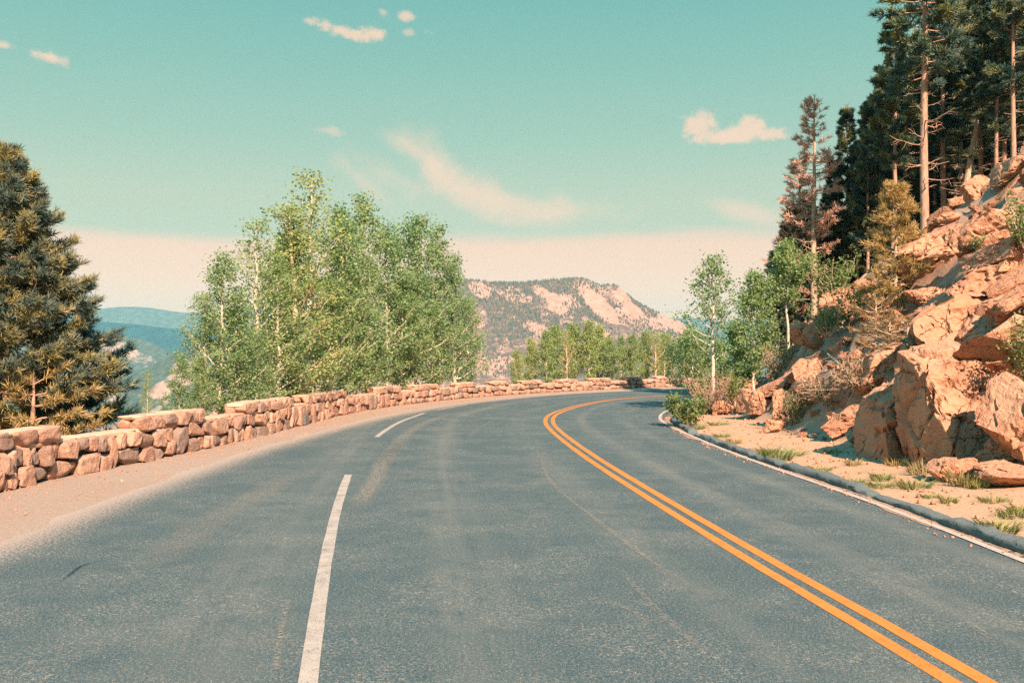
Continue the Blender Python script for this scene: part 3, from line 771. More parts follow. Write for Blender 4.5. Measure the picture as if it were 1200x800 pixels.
# --- saplings on the inside of the bend
def own(label, px, top, Z, **k):
    x, y, z = at_px(px, Z); h = top_z(top, y) - z
    r = aspen_mesh(h, **k); return place(r, x, y, z, 0, label=label, cat='aspen tree')
own('open airy aspen with a clean white trunk beside the kerb at the bend', 836, 306, 33.5, spread=1.35, seed=201, nb=30, leaf=.085, nleaf=2900, base=.33, leaves=M_aspen, clump=.13, r0=.075)
own('cone shaped leafy aspen on the slope right of the open airy one', 884, 324, 36, spread=1.15, seed=202, nb=36, leaf=.085, nleaf=7500, base=.18, leaves=M_aspen, clump=.13, r0=.06)
own('forked aspen with a leaning limb in front of the dark pine stand', 924, 292, 36, spread=1.1, seed=203, nb=20, leaf=.085, nleaf=4800, base=.52, leaves=M_aspen, clump=.13, r0=.065)
own('low bushy aspen leaning over the kerb behind the white trunked one', 812, 396, 37.5, spread=1.4, seed=204, nb=30, leaf=.085, nleaf=4200, base=.1, leaves=M_aspen, clump=.15, r0=.06)
own('short dense aspen between the white trunked and the cone shaped one', 862, 388, 36.5, spread=1.0, seed=205, nb=26, leaf=.085, nleaf=4800, base=.1, leaves=M_aspen, clump=.14, r0=.05)

# --- the pine stand on the hill
GP = 'pines of the dark stand on the hill'
kw = dict(tuft=.26, wd=.038, kn=11, dens=13)
vp = [pine_mesh(14, 1.2, 300, bare=.36, dz=.46, per=5, gap=.12, shape=.55, r0=.14, deadlow=14, **kw), pine_mesh(14, 1.2, 301, bare=.30, dz=.46, gap=.12, per=5, shape=.7, r0=.12, deadlow=12, **kw),
      pine_mesh(14, 1.1, 302, bare=.22, dz=.46, gap=.1, per=5, shape=.8, r0=.14, deadlow=10, **kw), pine_mesh(14, 1.1, 303, bare=.45, dz=.46, gap=.15, per=5, shape=.5, r0=.13, deadlow=16, **kw)]
def pine(pr, px, top, Z, label, wide=1., rz=None, group=GP): return grow(pr, px, top, Z, label, 'pine tree', group, rz, wide, 14)
big = pine_mesh(16, 1.5, 310, bare=.36, dz=.48, per=4, shape=.35, r0=.145, deadlow=26, tuft=.24, wd=.036, kn=11, dens=12)
x, y, z = at_px(1083, 33); place(big, x, y, z, .6, label='big pine with a thick sunlit pale trunk at the front of the stand', cat='pine tree', group=GP)
for px, top, Z, lab, sd in ((953, 112, 38.5, 'tall dead pine with reddish needles at the left edge of the stand', 320), (936, 182, 39.5, 'shorter dead pine with reddish needles left of the tall dead one', 321)):
    x, y, z = at_px(px, Z); q = pine_mesh(top_z(top, y) - z, 1.15, sd, bare=.42 if sd == 320 else .3, dz=.36, per=5, shape=.75, r0=.15, tuft=.18, wd=.020, kn=6, dens=7, leaf=M_deadneedle, bark=M_deadwood, deadlow=20)
    place(q, x, y, z, 0, label=lab, cat='pine tree', group=GP)
q = pine_mesh(14, 1.0, 330, bare=.3, dz=.42, per=4, shape=.8, r0=.14, bark=M_deadwood, lean=.085, deadlow=24, gap=.55, tuft=.28, wd=.03, kn=8, dens=5)
x, y, z = at_px(1126, 36); place(q, x, y, z, 0, (1, 1, (top_z(30, y) - z) / 14), label='slim leaning pine with a bare pale trunk right of the big sunlit pine', cat='pine tree', group=GP)
for px, top, Z, k, wd, lab in [(918, 262, 39.5, 2, 1.1, 'short dark pine under the reddish dead pines'), (908, 292, 38.5, 1, 1.3, 'lowest dark pine at the left end of the stand, behind the forked aspen'), (930, 238, 39.5, 1, 1.15, 'dark pine close behind the shorter dead pine'), (944, 232, 40.5, 0, 1.1, 'dark pine between the two reddish dead pines'), (970, 215, 41, 1, .9, 'dark pine filling the gap right of the tall dead one'),
  (994, 124, 40, 2, .95, 'spire topped pine right of the tall dead one'), (1006, 166, 39, 3, 1., 'narrow pine between the spire topped one and the full dark one'), (976, 186, 40, 2, 1., 'thin dark pine tucked behind the tall dead one'), (1031, 84, 38.5, 2, 1.05, 'pointed pine left of the shaggy tall one'), (1016, 116, 38, 1, 1., 'full dark pine behind the young pine on the rocks'),
  (1046, 22, 36, 3, 1.05, 'tall pine with a shaggy crown left of the big sunlit pine'), (1036, 180, 40, 1, 1., 'mid height dark pine behind the shaggy tall one'),
  (1062, 60, 39, 0, 1., 'dark pine directly behind the big sunlit pine'), (1106, -60, 38, 0, 1., 'tall pine with an orange sunlit stem right of the big pine'),
  (1120, 20, 41, 1, 1.05, 'deep shaded pine behind the leaning pale trunk'), (1150, -40, 38, 3, 1.05, 'tall shaded pine right of the leaning pale trunk'),
  (1166, -30, 35, 1, 1.1, 'dense pine standing on the shaded rocks at the upper right'), (1188, -90, 32, 0, 1., 'tall pine with a sunlit stem near the right picture edge'),
  (1215, -60, 33, 3, 1.1, 'pine cut by the right picture edge')]:
    pine(vp[k], px, top, Z, lab, wd)
for px, top, Z, k in [(930, 290, 44, 0), (955, 260, 44, 1), (980, 235, 43.5, 3), (1005, 210, 43, 0), (1026, 170, 43.5, 2), (1050, 150, 43, 1), (1075, 120, 44, 3), (1095, 60, 43, 2), (1112, 90, 46, 0), (1134, 60, 44, 1), (1156, 40, 47, 2), (1176, 10, 44, 3), (1196, -20, 40, 0), (1140, 0, 49, 1), (1085, 140, 49, 0), (1215, -40, 46, 2), (966, 250, 47, 2), (1020, 200, 47, 1), (1186, 20, 50, 1), (1165, 0, 41, 0), (1040, 120, 46, 0), (1066, 90, 47, 1), (1100, 40, 48, 0), (1128, 20, 40, 3), (1178, -30, 37, 2), (1204, -60, 36, 1), (1146, 10, 42, 2)]:
    pine(vp[k], px, top, Z, 'dark pine deep inside the stand on the hill, seen between nearer trunks', 1.15)
# --- young and dead pines on the rocks
p3 = hit(1049, 374); q = pine_mesh(top_z(218, p3[1]) - p3[2], .66, 401, bare=.12, dz=.17, per=5, shape=.8, r0=.045, tuft=.15, wd=.013, kn=9, dens=11, leaf=M_youngpine, bark=M_deadwood, deadlow=8)
place(q, *p3, 0, label='young golden green pine standing alone on the rocks', cat='pine tree')
for px, py, top, lab, sd in ((1027, 434, 352, 'small half dead pine with dry tan foliage low on the rocks', 402), (1042, 430, 372, 'thin dry pine stem beside the small half dead pine', 403), (1064, 418, 378, 'stunted dry pine right of the young golden pine', 404)):
    p3 = hit(px, py); q = pine_mesh(top_z(top, p3[1]) - p3[2], .62, sd, bare=.2, dz=.15, per=4, shape=.45, r0=.03, tuft=.11, wd=.010, kn=7, dens=8, leaf=M_twig, bark=M_deadwood, deadlow=14, gap=.15)
    place(q, *p3, 0, label=lab, cat='pine tree')

# --- shrubs and verge plants
def shrub_mesh(h, w, seed, leaf=.05, n=900, leaves=None, bark=None, stems=16, name='shrub', up=.7):
    rng = np.random.default_rng(seed); tr = MB(); pts = []
    for k in range(stems):
        az = rng.uniform(0, 6.28); d = np.array([math.cos(az) * w * rng.uniform(.2, 1), math.sin(az) * w * rng.uniform(.2, 1), h * rng.uniform(up, 1.1)])
        ss = np.linspace(0, 1, 5)[:, None]; j = np.cumsum(rng.normal(0, .05 * h, (5, 3)), 0); j[0] = 0
        bp = d * np.concatenate([ss ** .8, ss ** .8, ss], 1) + j; tube(tr, bp, .012 * (1 - .75 * ss[:, 0]) * (h + .3), 4)
        for m in range(6):
            q = rng.uniform(.3, 1); s0 = np.array([np.interp(q, ss[:, 0], bp[:, i]) for i in range(3)]); dd = rng.normal(0, 1, 3); dd[2] = abs(dd[2]); dd *= .2 * h / np.linalg.norm(dd)
            tube(tr, np.stack([s0, s0 + dd * .6, s0 + dd]), np.array([.006, .004, .002]) * (h + .4), 3); pts += [s0 + dd, s0 + dd * .6, s0]
    pts = np.array(pts); c = pts[rng.integers(0, len(pts), n)] + rng.normal(0, .06 * (h + .4), (n, 3)); c[:, 2] = np.maximum(c[:, 2], .01)
    root = empty(name, (0, 0, 0)); tr.build('stems', bark or M_deadwood, root, smooth=True)
    cr = MB(); cards(cr, c, leaf, rng, 1.2); cr.build('leaves', leaves or M_shrub, root); return root
def shrub(px, py, hp, wp, seed, label, cat='shrub', **k):
    p3 = hit(px, py); s = p3[1] / F; r = shrub_mesh(hp * s * 1.15, wp * s * .58, seed, **k); return place(r, p3[0], p3[1] - .25, p3[2] + .22 * (p3[1] < 30 and p3[2] > .5), 0, label=label, cat=cat)
shrub(803, 499, 27, 44, 501, 'green leafy shrub spilling over the kerb at the bend', n=1700, leaf=.085, stems=26)
shrub(828, 485, 36, 50, 502, 'reddish bare twiggy shrub under the white trunked aspen', n=260, leaf=.06, leaves=M_twig, bark=M_pinebark, stems=46)
shrub(858, 476, 30, 40, 503, 'leafy green shrub right of the white aspen trunk', n=1100, leaf=.08)
shrub(975, 368, 40, 62, 504, 'pale green shrub high on the rocks below the dark stand', n=1700, leaf=.075)
shrub(1000, 384, 26, 50, 505, 'low green shrub left of the young golden pine', n=900, leaf=.07)
shrub(968, 408, 34, 44, 506, 'upright green shrub in the middle of the rock slope', n=900, leaf=.065)
shrub(905, 462, 36, 50, 507, 'olive shrub among the rocks right of the cone shaped aspen', n=800, leaf=.06, leaves=M_twig)
shrub(925, 500, 30, 22, 508, 'narrow green shrub in a crack at the slope foot', n=500, leaf=.05)
shrub(1010, 472, 36, 74, 509, 'tangled dry tan shrub under the half dead pine', n=1100, leaf=.05, leaves=M_twig, stems=60, up=.25)
shrub(965, 482, 28, 56, 510, 'tangled dry shrub with bare twigs in the middle of the slope foot', n=700, leaf=.05, leaves=M_twig, stems=60, up=.25)
shrub(1068, 432, 20, 40, 511, 'dark green juniper at the top left of the big outcrop', n=1500, leaf=.04, leaves=M_pine)
shrub(1195, 312, 50, 60, 512, 'bright green shrub on the upper rocks at the right picture edge', n=1700, leaf=.055)
shrub(1202, 478, 66, 56, 513, 'leafy green shrub hanging beside the big outcrop at the right picture edge', n=1500, leaf=.05)
shrub(1138, 318, 14, 26, 514, 'small bright green bush between slabs on the upper slope', n=300, leaf=.05)
shrub(912, 440, 22, 40, 515, 'grey green bush above the left rocks', n=500, leaf=.06)
shrub(880, 452, 26, 36, 516, 'leafy bush below the cone shaped aspen', n=700, leaf=.07)

def grass_mesh(h, w, n, seed, mat, name):
    rng = np.random.default_rng(seed); b = MB(); a = rng.uniform(0, 6.28, n); r = w * np.sqrt(rng.random(n)) * .6
    p = np.stack([np.cos(a) * r, np.sin(a) * r, 0 * a - .02], 1); out = np.stack([np.cos(a), np.sin(a), 0 * a], 1) * rng.uniform(.1, .9, (n, 1)) * w
    hh = h * rng.uniform(.45, 1.1, (n, 1)); tip = p + out + np.concatenate([0 * hh, 0 * hh, hh], 1); mid = p + out * .35 + np.concatenate([0 * hh, 0 * hh, hh * .62], 1)
    sd = np.stack([-np.sin(a + 1), np.cos(a + 1), 0 * a], 1) * rng.uniform(.006, .012, (n, 1)) * (1 + h)
    v = np.stack([p - sd * .6, p + sd * .6, mid + sd, tip, mid - sd], 1); k = np.arange(n)[:, None] * 5
    b.add(v.reshape(-1, 3), np.concatenate([k + np.array([[0, 1, 2, 4]])])); b.f[3].append(k + np.array([[4, 2, 3]])); b.m[3].append(np.zeros(n, int))
    return b.build(name, mat)
gv = [grass_mesh(.20, .26, 110, 600, M_grass, 'grass_tuft'), grass_mesh(.14, .30, 110, 601, M_grass, 'grass_tuft'), grass_mesh(.20, .26, 90, 602, M_drygrass, 'grass_tuft')]
def tuft(k, px, py, s, label, group='grass tufts on the sandy verge'):
    o = gv[k] if k not in used else gv[k].copy()
    if k in used: COL.objects.link(o)
    used.add(k); o.location = hit(px, py); o.rotation_euler = (0, 0, random.uniform(0, 6)); o.scale = (s, s, s * random.uniform(.8, 1.2)); tag(o, label, 'grass tuft', group)
for k, px, py, s, lab in [(0, 912, 540, 1.5, 'long feathery green tuft against the kerb below the slope foot'), (1, 925, 534, 1.3, 'broad green tuft right of the long feathery one by the kerb'), (0, 896, 533, 1., 'small green tuft left of the long feathery one by the kerb'),
  (1, 1072, 572, 1.1, 'round dark green tuft on the verge below the big outcrop'), (1, 1031, 571, 1., 'flat green tuft beside the kerb halfway along the verge'), (0, 1033, 563, .9, 'small upright tuft above the flat green one'), (1, 1001, 566, .8, 'thin green tuft at the kerb left of the flat green one'),
  (0, 1170, 624, 1.25, 'thick green tuft against the kerb at the lower right'), (1, 1163, 588, .8, 'small dark tuft on the verge below the shaded rock'), (1, 1186, 606, .8, 'pale green tuft near the right picture edge'), (0, 1195, 603, .8, 'green tuft cut by the right picture edge'),
  (2, 1082, 556, 1.3, 'straw coloured dry tuft at the foot of the big outcrop'), (2, 1130, 568, 1.3, 'dry tuft with green blades under the outcrop ledge'), (0, 1145, 572, 1., 'green tuft at the foot of the shaded ledge'), (1, 960, 552, .9, 'sparse tuft on the verge above the kerb break'),
  (1, 841, 498, 1.2, 'green tuft at the kerb start near the bend'), (0, 818, 503, 1.1, 'green tuft beside the leafy shrub at the bend'), (1, 845, 512, 1., 'low tuft on the sand at the start of the verge'), (2, 860, 520, 1., 'dry tuft on the sand near the kerb start'), (1, 975, 530, .9, 'dark tuft on the sand above the kerb break'),
  (2, 1020, 530, 1., 'dry grass at the foot of the dark rock face'), (2, 1050, 545, 1.1, 'dry grass left of the outcrop corner'), (0, 1112, 590, .6, 'tiny dark tuft mid verge'), (2, 1000, 545, .8, 'dry straw tuft mid verge'), (1, 1090, 583, .6, 'tiny green tuft below the dry tuft of the outcrop')]:
    tuft(k, px, py, s, lab)
for k, px, py, s, lab in [(1, 57, 559, .6, 'small weed at the wall foot near the left picture edge'), (1, 217, 526, .7, 'small weed at the wall foot by the second raised block'), (1, 505, 467, 1.2, 'green weed at the wall foot under the right side of the grove')]:
    x, y = G(px, py); o = gv[k].copy(); COL.objects.link(o); o.location = (x, y, -.02); o.scale = (s,) * 3; tag(o, lab, 'weed', 'weeds along the wall foot')
# ---------------------------------------------------------------- rocks
def ico(sub):
    bm = bmesh.new(); bmesh.ops.create_icosphere(bm, subdivisions=sub, radius=1); bm.verts.ensure_lookup_table()
    v = np.array([x.co[:] for x in bm.verts]); f = np.array([[x.index for x in p.verts] for p in bm.faces]); bm.free(); return v, f
ICO = {k: ico(k) for k in (3, 4, 5, 6)}
def rock_mesh(seed, sub=4, npl=14, lo=.36, hi=.72, rough=.065, box=0., planes=(), name='boulder', dims=(1, 1, 1), strata=0.):
    rng = np.random.default_rng(seed); v, f = ICO[sub]; v = v.copy()
    if box: v = v / (np.abs(v) ** box).sum(1, keepdims=True) ** (1 / box)
    N = rng.normal(size=(npl, 3)); N /= np.linalg.norm(N, axis=1, keepdims=True); Cc = rng.uniform(lo, hi, npl)
    for n, c in list(zip(N, Cc)) + [(np.array(n_) / np.linalg.norm(n_), c_) for n_, c_ in planes]:
        e = np.maximum(0, v @ n - c); v = v - e[:, None] * n * .97
    p = v * 1.3 + rng.uniform(0, 90, 3)
    nrm = v / (np.linalg.norm(v, axis=1, keepdims=True) + 1e-9)
    d = rough * (fbm(p, 5, seed % 97) * 1.1)
    a, b, wv = worley(p * 1.5 + .3 * fbm(p * 2, 2, 3)[:, None], seed % 89)
    _, _, w2 = worley(p * np.array([3.6, 3.6, 5]) + .3 * fbm(p * 4, 2, 5)[:, None], 17 + seed % 71)
    d += rough * .9 * (w2 - .5) + rough * .3 * fbm(p * 6, 3, 8)
    d += rough * 2.0 * (wv - .5) - rough * 1.6 * (1 - sstep(0, .07, b - a))
    if strata: d += strata * (np.abs(((v[:, 2] + .35 * v[:, 0] + .1 * fbm(p, 3, 6)) * 3.2) % 1 - .5) - .25)
    v = (v + nrm * d[:, None]) * np.array(dims)
    m = MB(); m.add(v, f); o = m.build(name, M_rock, smooth=True); o.data.set_sharp_from_angle(angle=R(24)); return o
used_r = set()
def put_rock(px, py, wp, hp, seed, label, rz=None, tilt=(0, 0), dep=.9, sink=.0, push=.12, sub=5, group=None, **k):
    p3 = hit(px, py + hp * .30); s = p3[1] / F; w, h = wp * s * .62, hp * s * .62
    o = rock_mesh(seed, sub, dims=(w, w * dep, h), **k)
    o.location = p3 + np.array([0, push * w, h * (.42 - sink)]); o.rotation_euler = (tilt[0], tilt[1], rz if rz is not None else random.uniform(-.4, .4)); tag(o, label, 'boulder', group); return o
GR = 'large rocks of the road cut'
L_ = [ # px, py, w, h, seed, label, opts
 (1122, 476, 132, 150, 11, 'biggest pale outcrop with a sharp left corner above the verge', dict(rz=.0, box=7, npl=9, lo=.66, hi=.95, planes=[((-1, -.06, -.05), .60), ((.1, -1, .35), .60), ((-.2, -.3, 1), .72)], rough=.055, sub=6)),
 (1178, 420, 150, 110, 12, 'broad smooth slab rising behind the biggest outcrop', dict(rz=.2, tilt=(.25, -.5), npl=10, rough=.04, sub=6, box=5)),
 (1130, 372, 100, 62, 13, 'tilted flat slab above the biggest outcrop', dict(tilt=(.3, -.55), npl=8, box=6, rough=.06)),
 (1186, 358, 90, 50, 14, 'slab with a dark notch at the right picture edge', dict(tilt=(.2, -.4), npl=9, box=6, rough=.05)),
 (1150, 276, 90, 62, 15, 'pale rounded boulder at the crest with a pointed left end', dict(tilt=(.1, -.45), npl=10, rough=.06)),
 (1131, 290, 44, 44, 16, 'upright split block leaning on the pale crest boulder', dict(tilt=(0, .25), npl=10, box=5)),
 (1096, 306, 80, 40, 17, 'long sloping slab below the pale crest boulder', dict(tilt=(.15, -.6), npl=8, box=6)),
 (1160, 325, 80, 46, 18, 'cracked ledge between the crest boulder and the slab with a dark notch', dict(tilt=(.1, -.5), npl=12, box=5)),
 (1094, 346, 54, 36, 19, 'angular block left of the tilted flat slab', dict(tilt=(.1, -.3), npl=14)),
 (1046, 500, 100, 120, 20, 'dark sided angular rock leaning left of the biggest outcrop', dict(rz=0., box=6, npl=6, lo=.7, hi=.95, planes=[((-1, -.08, .12), .35), ((-.5, -.1, 1), .55), ((.3, -1, .2), .6)], rough=.06)),
 (1078, 420, 56, 50, 21, 'wedge of rock at the top left corner of the biggest outcrop', dict(tilt=(.1, -.6), npl=12, box=5)),
 (1172, 556, 90, 40, 22, 'low flat ledge at the verge below the shaded rock', dict(npl=10, box=6, rough=.04, tilt=(0, .12))),
 (1110, 552, 46, 40, 23, 'small block at the foot of the biggest outcrop', dict(npl=12, box=5)),
 (1215, 505, 100, 120, 24, 'overhanging rock at the right picture edge', dict(npl=10, box=5, rz=.4)),
 (1176, 528, 56, 34, 25, 'broken ledge stone under the overhanging rock', dict(npl=12, box=5)),
 (945, 396, 44, 36, 31, 'squarish tan boulder high on the left rocks', dict(npl=12, tilt=(.1, .5))),
 (990, 352, 50, 30, 32, 'flat rock at the top of the left rocks below the stand', dict(npl=11, tilt=(.1, -.4))),
 (1060, 330, 46, 30, 33, 'flat rock behind the young golden pine', dict(npl=11, tilt=(.1, -.4))),
 (955, 428, 56, 38, 34, 'shaded leaning slab in the middle of the left rocks', dict(npl=11, tilt=(.2, -.5), box=5)),
 (950, 455, 60, 50, 35, 'cracked brown rock in the middle of the left rocks', dict(npl=13, box=5)),
 (868, 458, 46, 40, 36, 'pale rounded rock beside the white aspen trunk', dict(npl=14)),
 (892, 470, 44, 36, 37, 'tan block at the foot of the left rocks', dict(npl=13, box=5)),
 (918, 482, 40, 46, 38, 'split upright rock at the foot of the left rocks', dict(npl=13, box=5)),
 (880, 428, 40, 30, 39, 'reddish rock under the cone shaped aspen', dict(npl=14)),
 (985, 498, 40, 40, 40, 'upright block in shade at the slope foot under the tangled dry shrub', dict(npl=12, box=6)),
 (1000, 424, 44, 30, 41, 'tan rock left of the half dead pine', dict(npl=14)),
 (1012, 508, 34, 30, 42, 'square pale block at the slope foot left of the dark sided rock', dict(npl=12, box=6)),
 (1080, 262, 22, 24, 43, 'small stacked rock at the base of the big sunlit pine', dict(npl=11)),
 (1145, 222, 44, 34, 44, 'rusty boulder in the shade among the pines', dict(npl=11)),
 (1186, 205, 60, 30, 45, 'long shaded slab under the pines at the right picture edge', dict(npl=10, box=5, tilt=(0, -.4))),
 (1196, 236, 40, 34, 46, 'reddish block in the sun at the right picture edge below the pines', dict(npl=14)),
 (1105, 262, 40, 24, 47, 'cluster rock on the crest right of the big sunlit pine', dict(npl=14)),
 (1060, 372, 40, 26, 48, 'rock beside the trunk foot of the young golden pine', dict(npl=14)),
 (1100, 392, 50, 36, 49, 'angular rock in the gully left of the broad smooth slab', dict(npl=13, box=5)),
 (846, 478, 34, 26, 50, 'low pale rock next to the reddish twiggy shrub', dict(npl=14)),
 (905, 500, 36, 22, 51, 'low tan rock on the sand at the slope foot', dict(npl=14)),
]
for px, py, w, h, sd, lab, k in L_: put_rock(px, py, w, h, sd, lab, group=GR, **k)
# scattered smaller rocks
vr = [rock_mesh(700 + k, 4, 13, rough=.045, box=(0, 9)[k % 2], name='rock') for k in range(10)]
vs = [rock_mesh(730 + k, 5, 9, lo=.45, hi=.9, rough=.05, box=9, dims=(1, .8, .42), name='ledge_rock') for k in range(6)]
rr = np.random.default_rng(77); cnt = 0
def scatter(n, x0, x1, y0, y1, s0, s1, dlo, dhi, label, group):
    global cnt; k = 0
    while k < n:
        X, Y = rr.uniform(x0, x1), rr.uniform(y0, y1); g, dk, dw = ground(np.array([X]), np.array([Y]))
        if not dlo < dk[0] < dhi: continue
        px = CX + F * X / Y
        if px > 1230: continue
        o = vr[cnt % 10]
        if cnt >= 10: o = o.copy(); COL.objects.link(o)
        s = s0 + (s1 - s0) * rr.random() ** 2.2; o.location = (X, Y, g[0] + s * .12)
        o.scale = (s * rr.uniform(.8, 1.4), s * rr.uniform(.8, 1.2), s * rr.uniform(.5, .95)); o.rotation_euler = rr.uniform(-.6, .6, 3) + np.array([0, 0, rr.uniform(0, 6)])
        tag(o, label, 'rock', group); cnt += 1; k += 1
scatter(170, 6, 20, 14, 42, .14, .42, 2.5, 9, 'angular granite rock lying loose on the rocky slope', 'loose rocks on the slope')
scatter(60, 6, 14, 14, 36, .10, .26, 2.0, 3.2, 'small rock fallen at the foot of the slope', 'fallen rocks at the slope foot')
# bedrock slabs breaking the slope, all dipping with the hill
for k in range(190):
    while True:
        X, Y = rr.uniform(6, 19), rr.uniform(14, 42); g, dk, dw = ground(np.array([X]), np.array([Y]))
        if 2.6 < dk[0] < 10.5 and CX + F * X / Y < 1225: break
    e = .4; gx_, gy_ = (gz(X + e, Y) - gz(X - e, Y)) / (2 * e), (gz(X, Y + e) - gz(X, Y - e)) / (2 * e)
    o = vs[k % 6]
    if k >= 6: o = o.copy(); COL.objects.link(o)
    s_ = rr.uniform(.4, 1.1) if Y < 22 else rr.uniform(.25, .62); o.scale = (s_ * rr.uniform(.9, 1.5), s_ * rr.uniform(.8, 1.2), s_ * rr.uniform(.7, 1.3)); o.location = (X, Y, g[0] + .02 * s_)
    o.rotation_euler = Euler((math.atan(gy_) * .7 + rr.normal() * .18, -math.atan(min(1.2, max(-.2, gx_))) * .8 + rr.normal() * .22, rr.normal() * .35))
    tag(o, 'angular flat bedrock block half buried in the rocky slope', 'rock', 'bedrock blocks in the slope')
# pebbles
def pebbles(name, pts, size, seed):
    rng = np.random.default_rng(seed); v, f = ICO[3][0][:0], None
    bm = bmesh.new(); bmesh.ops.create_icosphere(bm, subdivisions=1, radius=1); v = np.array([x.co[:] for x in bm.verts]); f = np.array([[x.index for x in p.verts] for p in bm.faces]); bm.free()
    n = len(pts); s = size * rng.uniform(.4, 1.5, (n, 1, 1)) ** 1.5
    V = v[None] * s * rng.uniform(.6, 1.2, (n, 1, 3)) * (1 + .25 * rng.normal(size=(n, len(v), 1))) + pts[:, None]
    m = MB(); m.add(V.reshape(-1, 3), (f[None] + np.arange(n)[:, None, None] * len(v)).reshape(-1, 3)); o = m.build(name, M_rock); tag(o, kind='stuff'); return o
kq = resample(KERB[(KERB[:, 1] > 4) & (KERB[:, 0] < 10)], .02); kn_ = normals2(kq); n = 600; id_ = rr.integers(0, len(kq), n)
pp = kq[id_] - kn_[id_] * (.17 + .36 * rr.random((n, 1)) ** 1.4); pebbles('kerb_pebbles', np.concatenate([pp, np.full((n, 1), .012)], 1), .011, 1)
n = 3000; X = rr.uniform(4.8, 12, n); Y = rr.uniform(8, 36, n); g, dk, dw = ground(X, Y); m = (dk > .3) & (dk < 3.2); pebbles('verge_stones', np.stack([X, Y, g + .01], 1)[m], .024, 2)
wq = resample(WALL[(WALL[:, 1] > 8) & (WALL[:, 0] < 12)], .02); wn_ = normals2(wq); n = 1500; id_ = rr.integers(0, len(wq), n)
pp = wq[id_] + wn_[id_] * (.32 + 1.7 * rr.random((n, 1)) ** 2); pebbles('shoulder_gravel', np.concatenate([pp, np.full((n, 1), -.008)], 1), .013, 3)
# dead wood
def log(a, b, r, seed, label):
    rng = np.random.default_rng(seed); a = np.array(a, float); b = np.array(b, float); t = np.linspace(0, 1, 8)[:, None]; m = MB()
    tube(m, a + (b - a) * t + np.cumsum(rng.normal(0, .03, (8, 3)), 0), r * (1 - .55 * t[:, 0]), 7)
    for k in range(9):
        u = rng.uniform(.25, 1); s0 = a + (b - a) * u; d = (b - a) / np.linalg.norm(b - a) * .5 + rng.normal(0, .6, 3); L = rng.uniform(.2, .8)
        tube(m, np.stack([s0, s0 + d * L * .5, s0 + d * L + rng.normal(0, .05, 3)]), np.array([.4, .28, .12]) * r, 4)
    o = m.build('dead_branch', M_deadwood, smooth=True); tag(o, label, 'dead branch', 'dead branches on the slope')
up = lambda p, h: p + np.array([0, 0, h])
log(up(hit(1000, 330), .1), up(hit(1030, 303), .3), .09, 1, 'fallen pale log at the edge of the dark stand')
log(up(hit(1040, 478), .2), up(hit(975, 440), .5), .035, 2, 'dry forked branch lying across the tangled shrub')
log(up(hit(1015, 450), .3), up(hit(985, 478), .1), .03, 3, 'dry branch pointing down to the slope foot')
log(up(hit(925, 385), .1), up(hit(955, 350), .4), .04, 4, 'thin pale branch leaning below the forked aspen')
log(up(hit(1092, 292), .15), up(hit(1078, 300), .35), .04, 5, 'short grey branch lying on the sloping slab')
# ---------------------------------------------------------------- mountains: each a real ridge at its own distance
def mountain(name, prof, D, depth, mat, seed, base=-160, amp=12, nu=260, nv=90, ext=0, bare=None, freq=1.0):
    pr = np.array(prof, float); u = np.linspace(pr[0, 0], pr[-1, 0], nu); top = np.interp(u, pr[:, 0], pr[:, 1])
    k = np.ones(5) / 5; top = np.convolve(np.pad(top, 2, 'edge'), k, 'valid')
    X = (u - CX) / F * D; zt = H + (HY - top) / F * D
    v = np.linspace(-1, 1.0, nv)                               # -1 foot in front, 0 crest, 1 foot behind
    VV, UU = np.meshgrid(v, X, indexing='ij'); ZT = np.tile(zt, (nv, 1))
    YY = D + VV * depth
    p = np.stack([UU.ravel(), YY.ravel(), 0 * UU.ravel()], 1) / depth
    nz = fbm(p * 2.6 * freq, 6, seed).reshape(UU.shape); rid = (1 - np.abs(fbm(p * 3.4 * freq * np.array([1, .45, 1]), 5, seed + 7)) * 2.2).reshape(UU.shape)
    f = np.clip(1 - np.abs(VV), 0, 1); sh = np.where(VV < 0, .30 * f + .70 * f ** 1.9, f)
    Z = base + (ZT - base) * sh + amp * (nz * 2.4 + rid * .9) * np.sin(np.pi * np.clip(f, 0, 1)) ** .7 + amp * .25 * nz
    mb = MB(); i = np.arange(nv - 1)[:, None] * nu + np.arange(nu - 1)[None]
    mb.add(np.stack([UU, YY, Z], -1).reshape(-1, 3), np.stack([i, i + 1, i + nu + 1, i + nu], -1).reshape(-1, 4))
    o = mb.build(name, mat, smooth=True); tag(o, kind='structure')
    b = np.zeros(UU.shape)
    if bare is not None:
        PX = CX + F * UU / YY; PY = HY - F * (Z - H) / YY
        for bx, by, rx, ry, rot, w in bare:
            c, s = math.cos(rot), math.sin(rot); dx, dy = PX - bx, PY - by
            q = ((dx * c + dy * s) / rx) ** 2 + ((-dx * s + dy * c) / ry) ** 2 + .7 * nz; b = np.maximum(b, w * sstep(1.25, .45, q))
    attr(o, 'bare', b.ravel()); return o, UU, YY, Z, b
MESA = [(330, 350), (420, 335), (500, 328), (545, 327), (580, 331), (612, 331), (650, 327), (686, 326), (695, 331), (702, 334), (715, 333), (722, 333), (730, 339), (742, 351), (760, 361), (780, 370), (792, 374), (800, 377), (806, 386), (816, 402), (840, 430), (900, 470)]
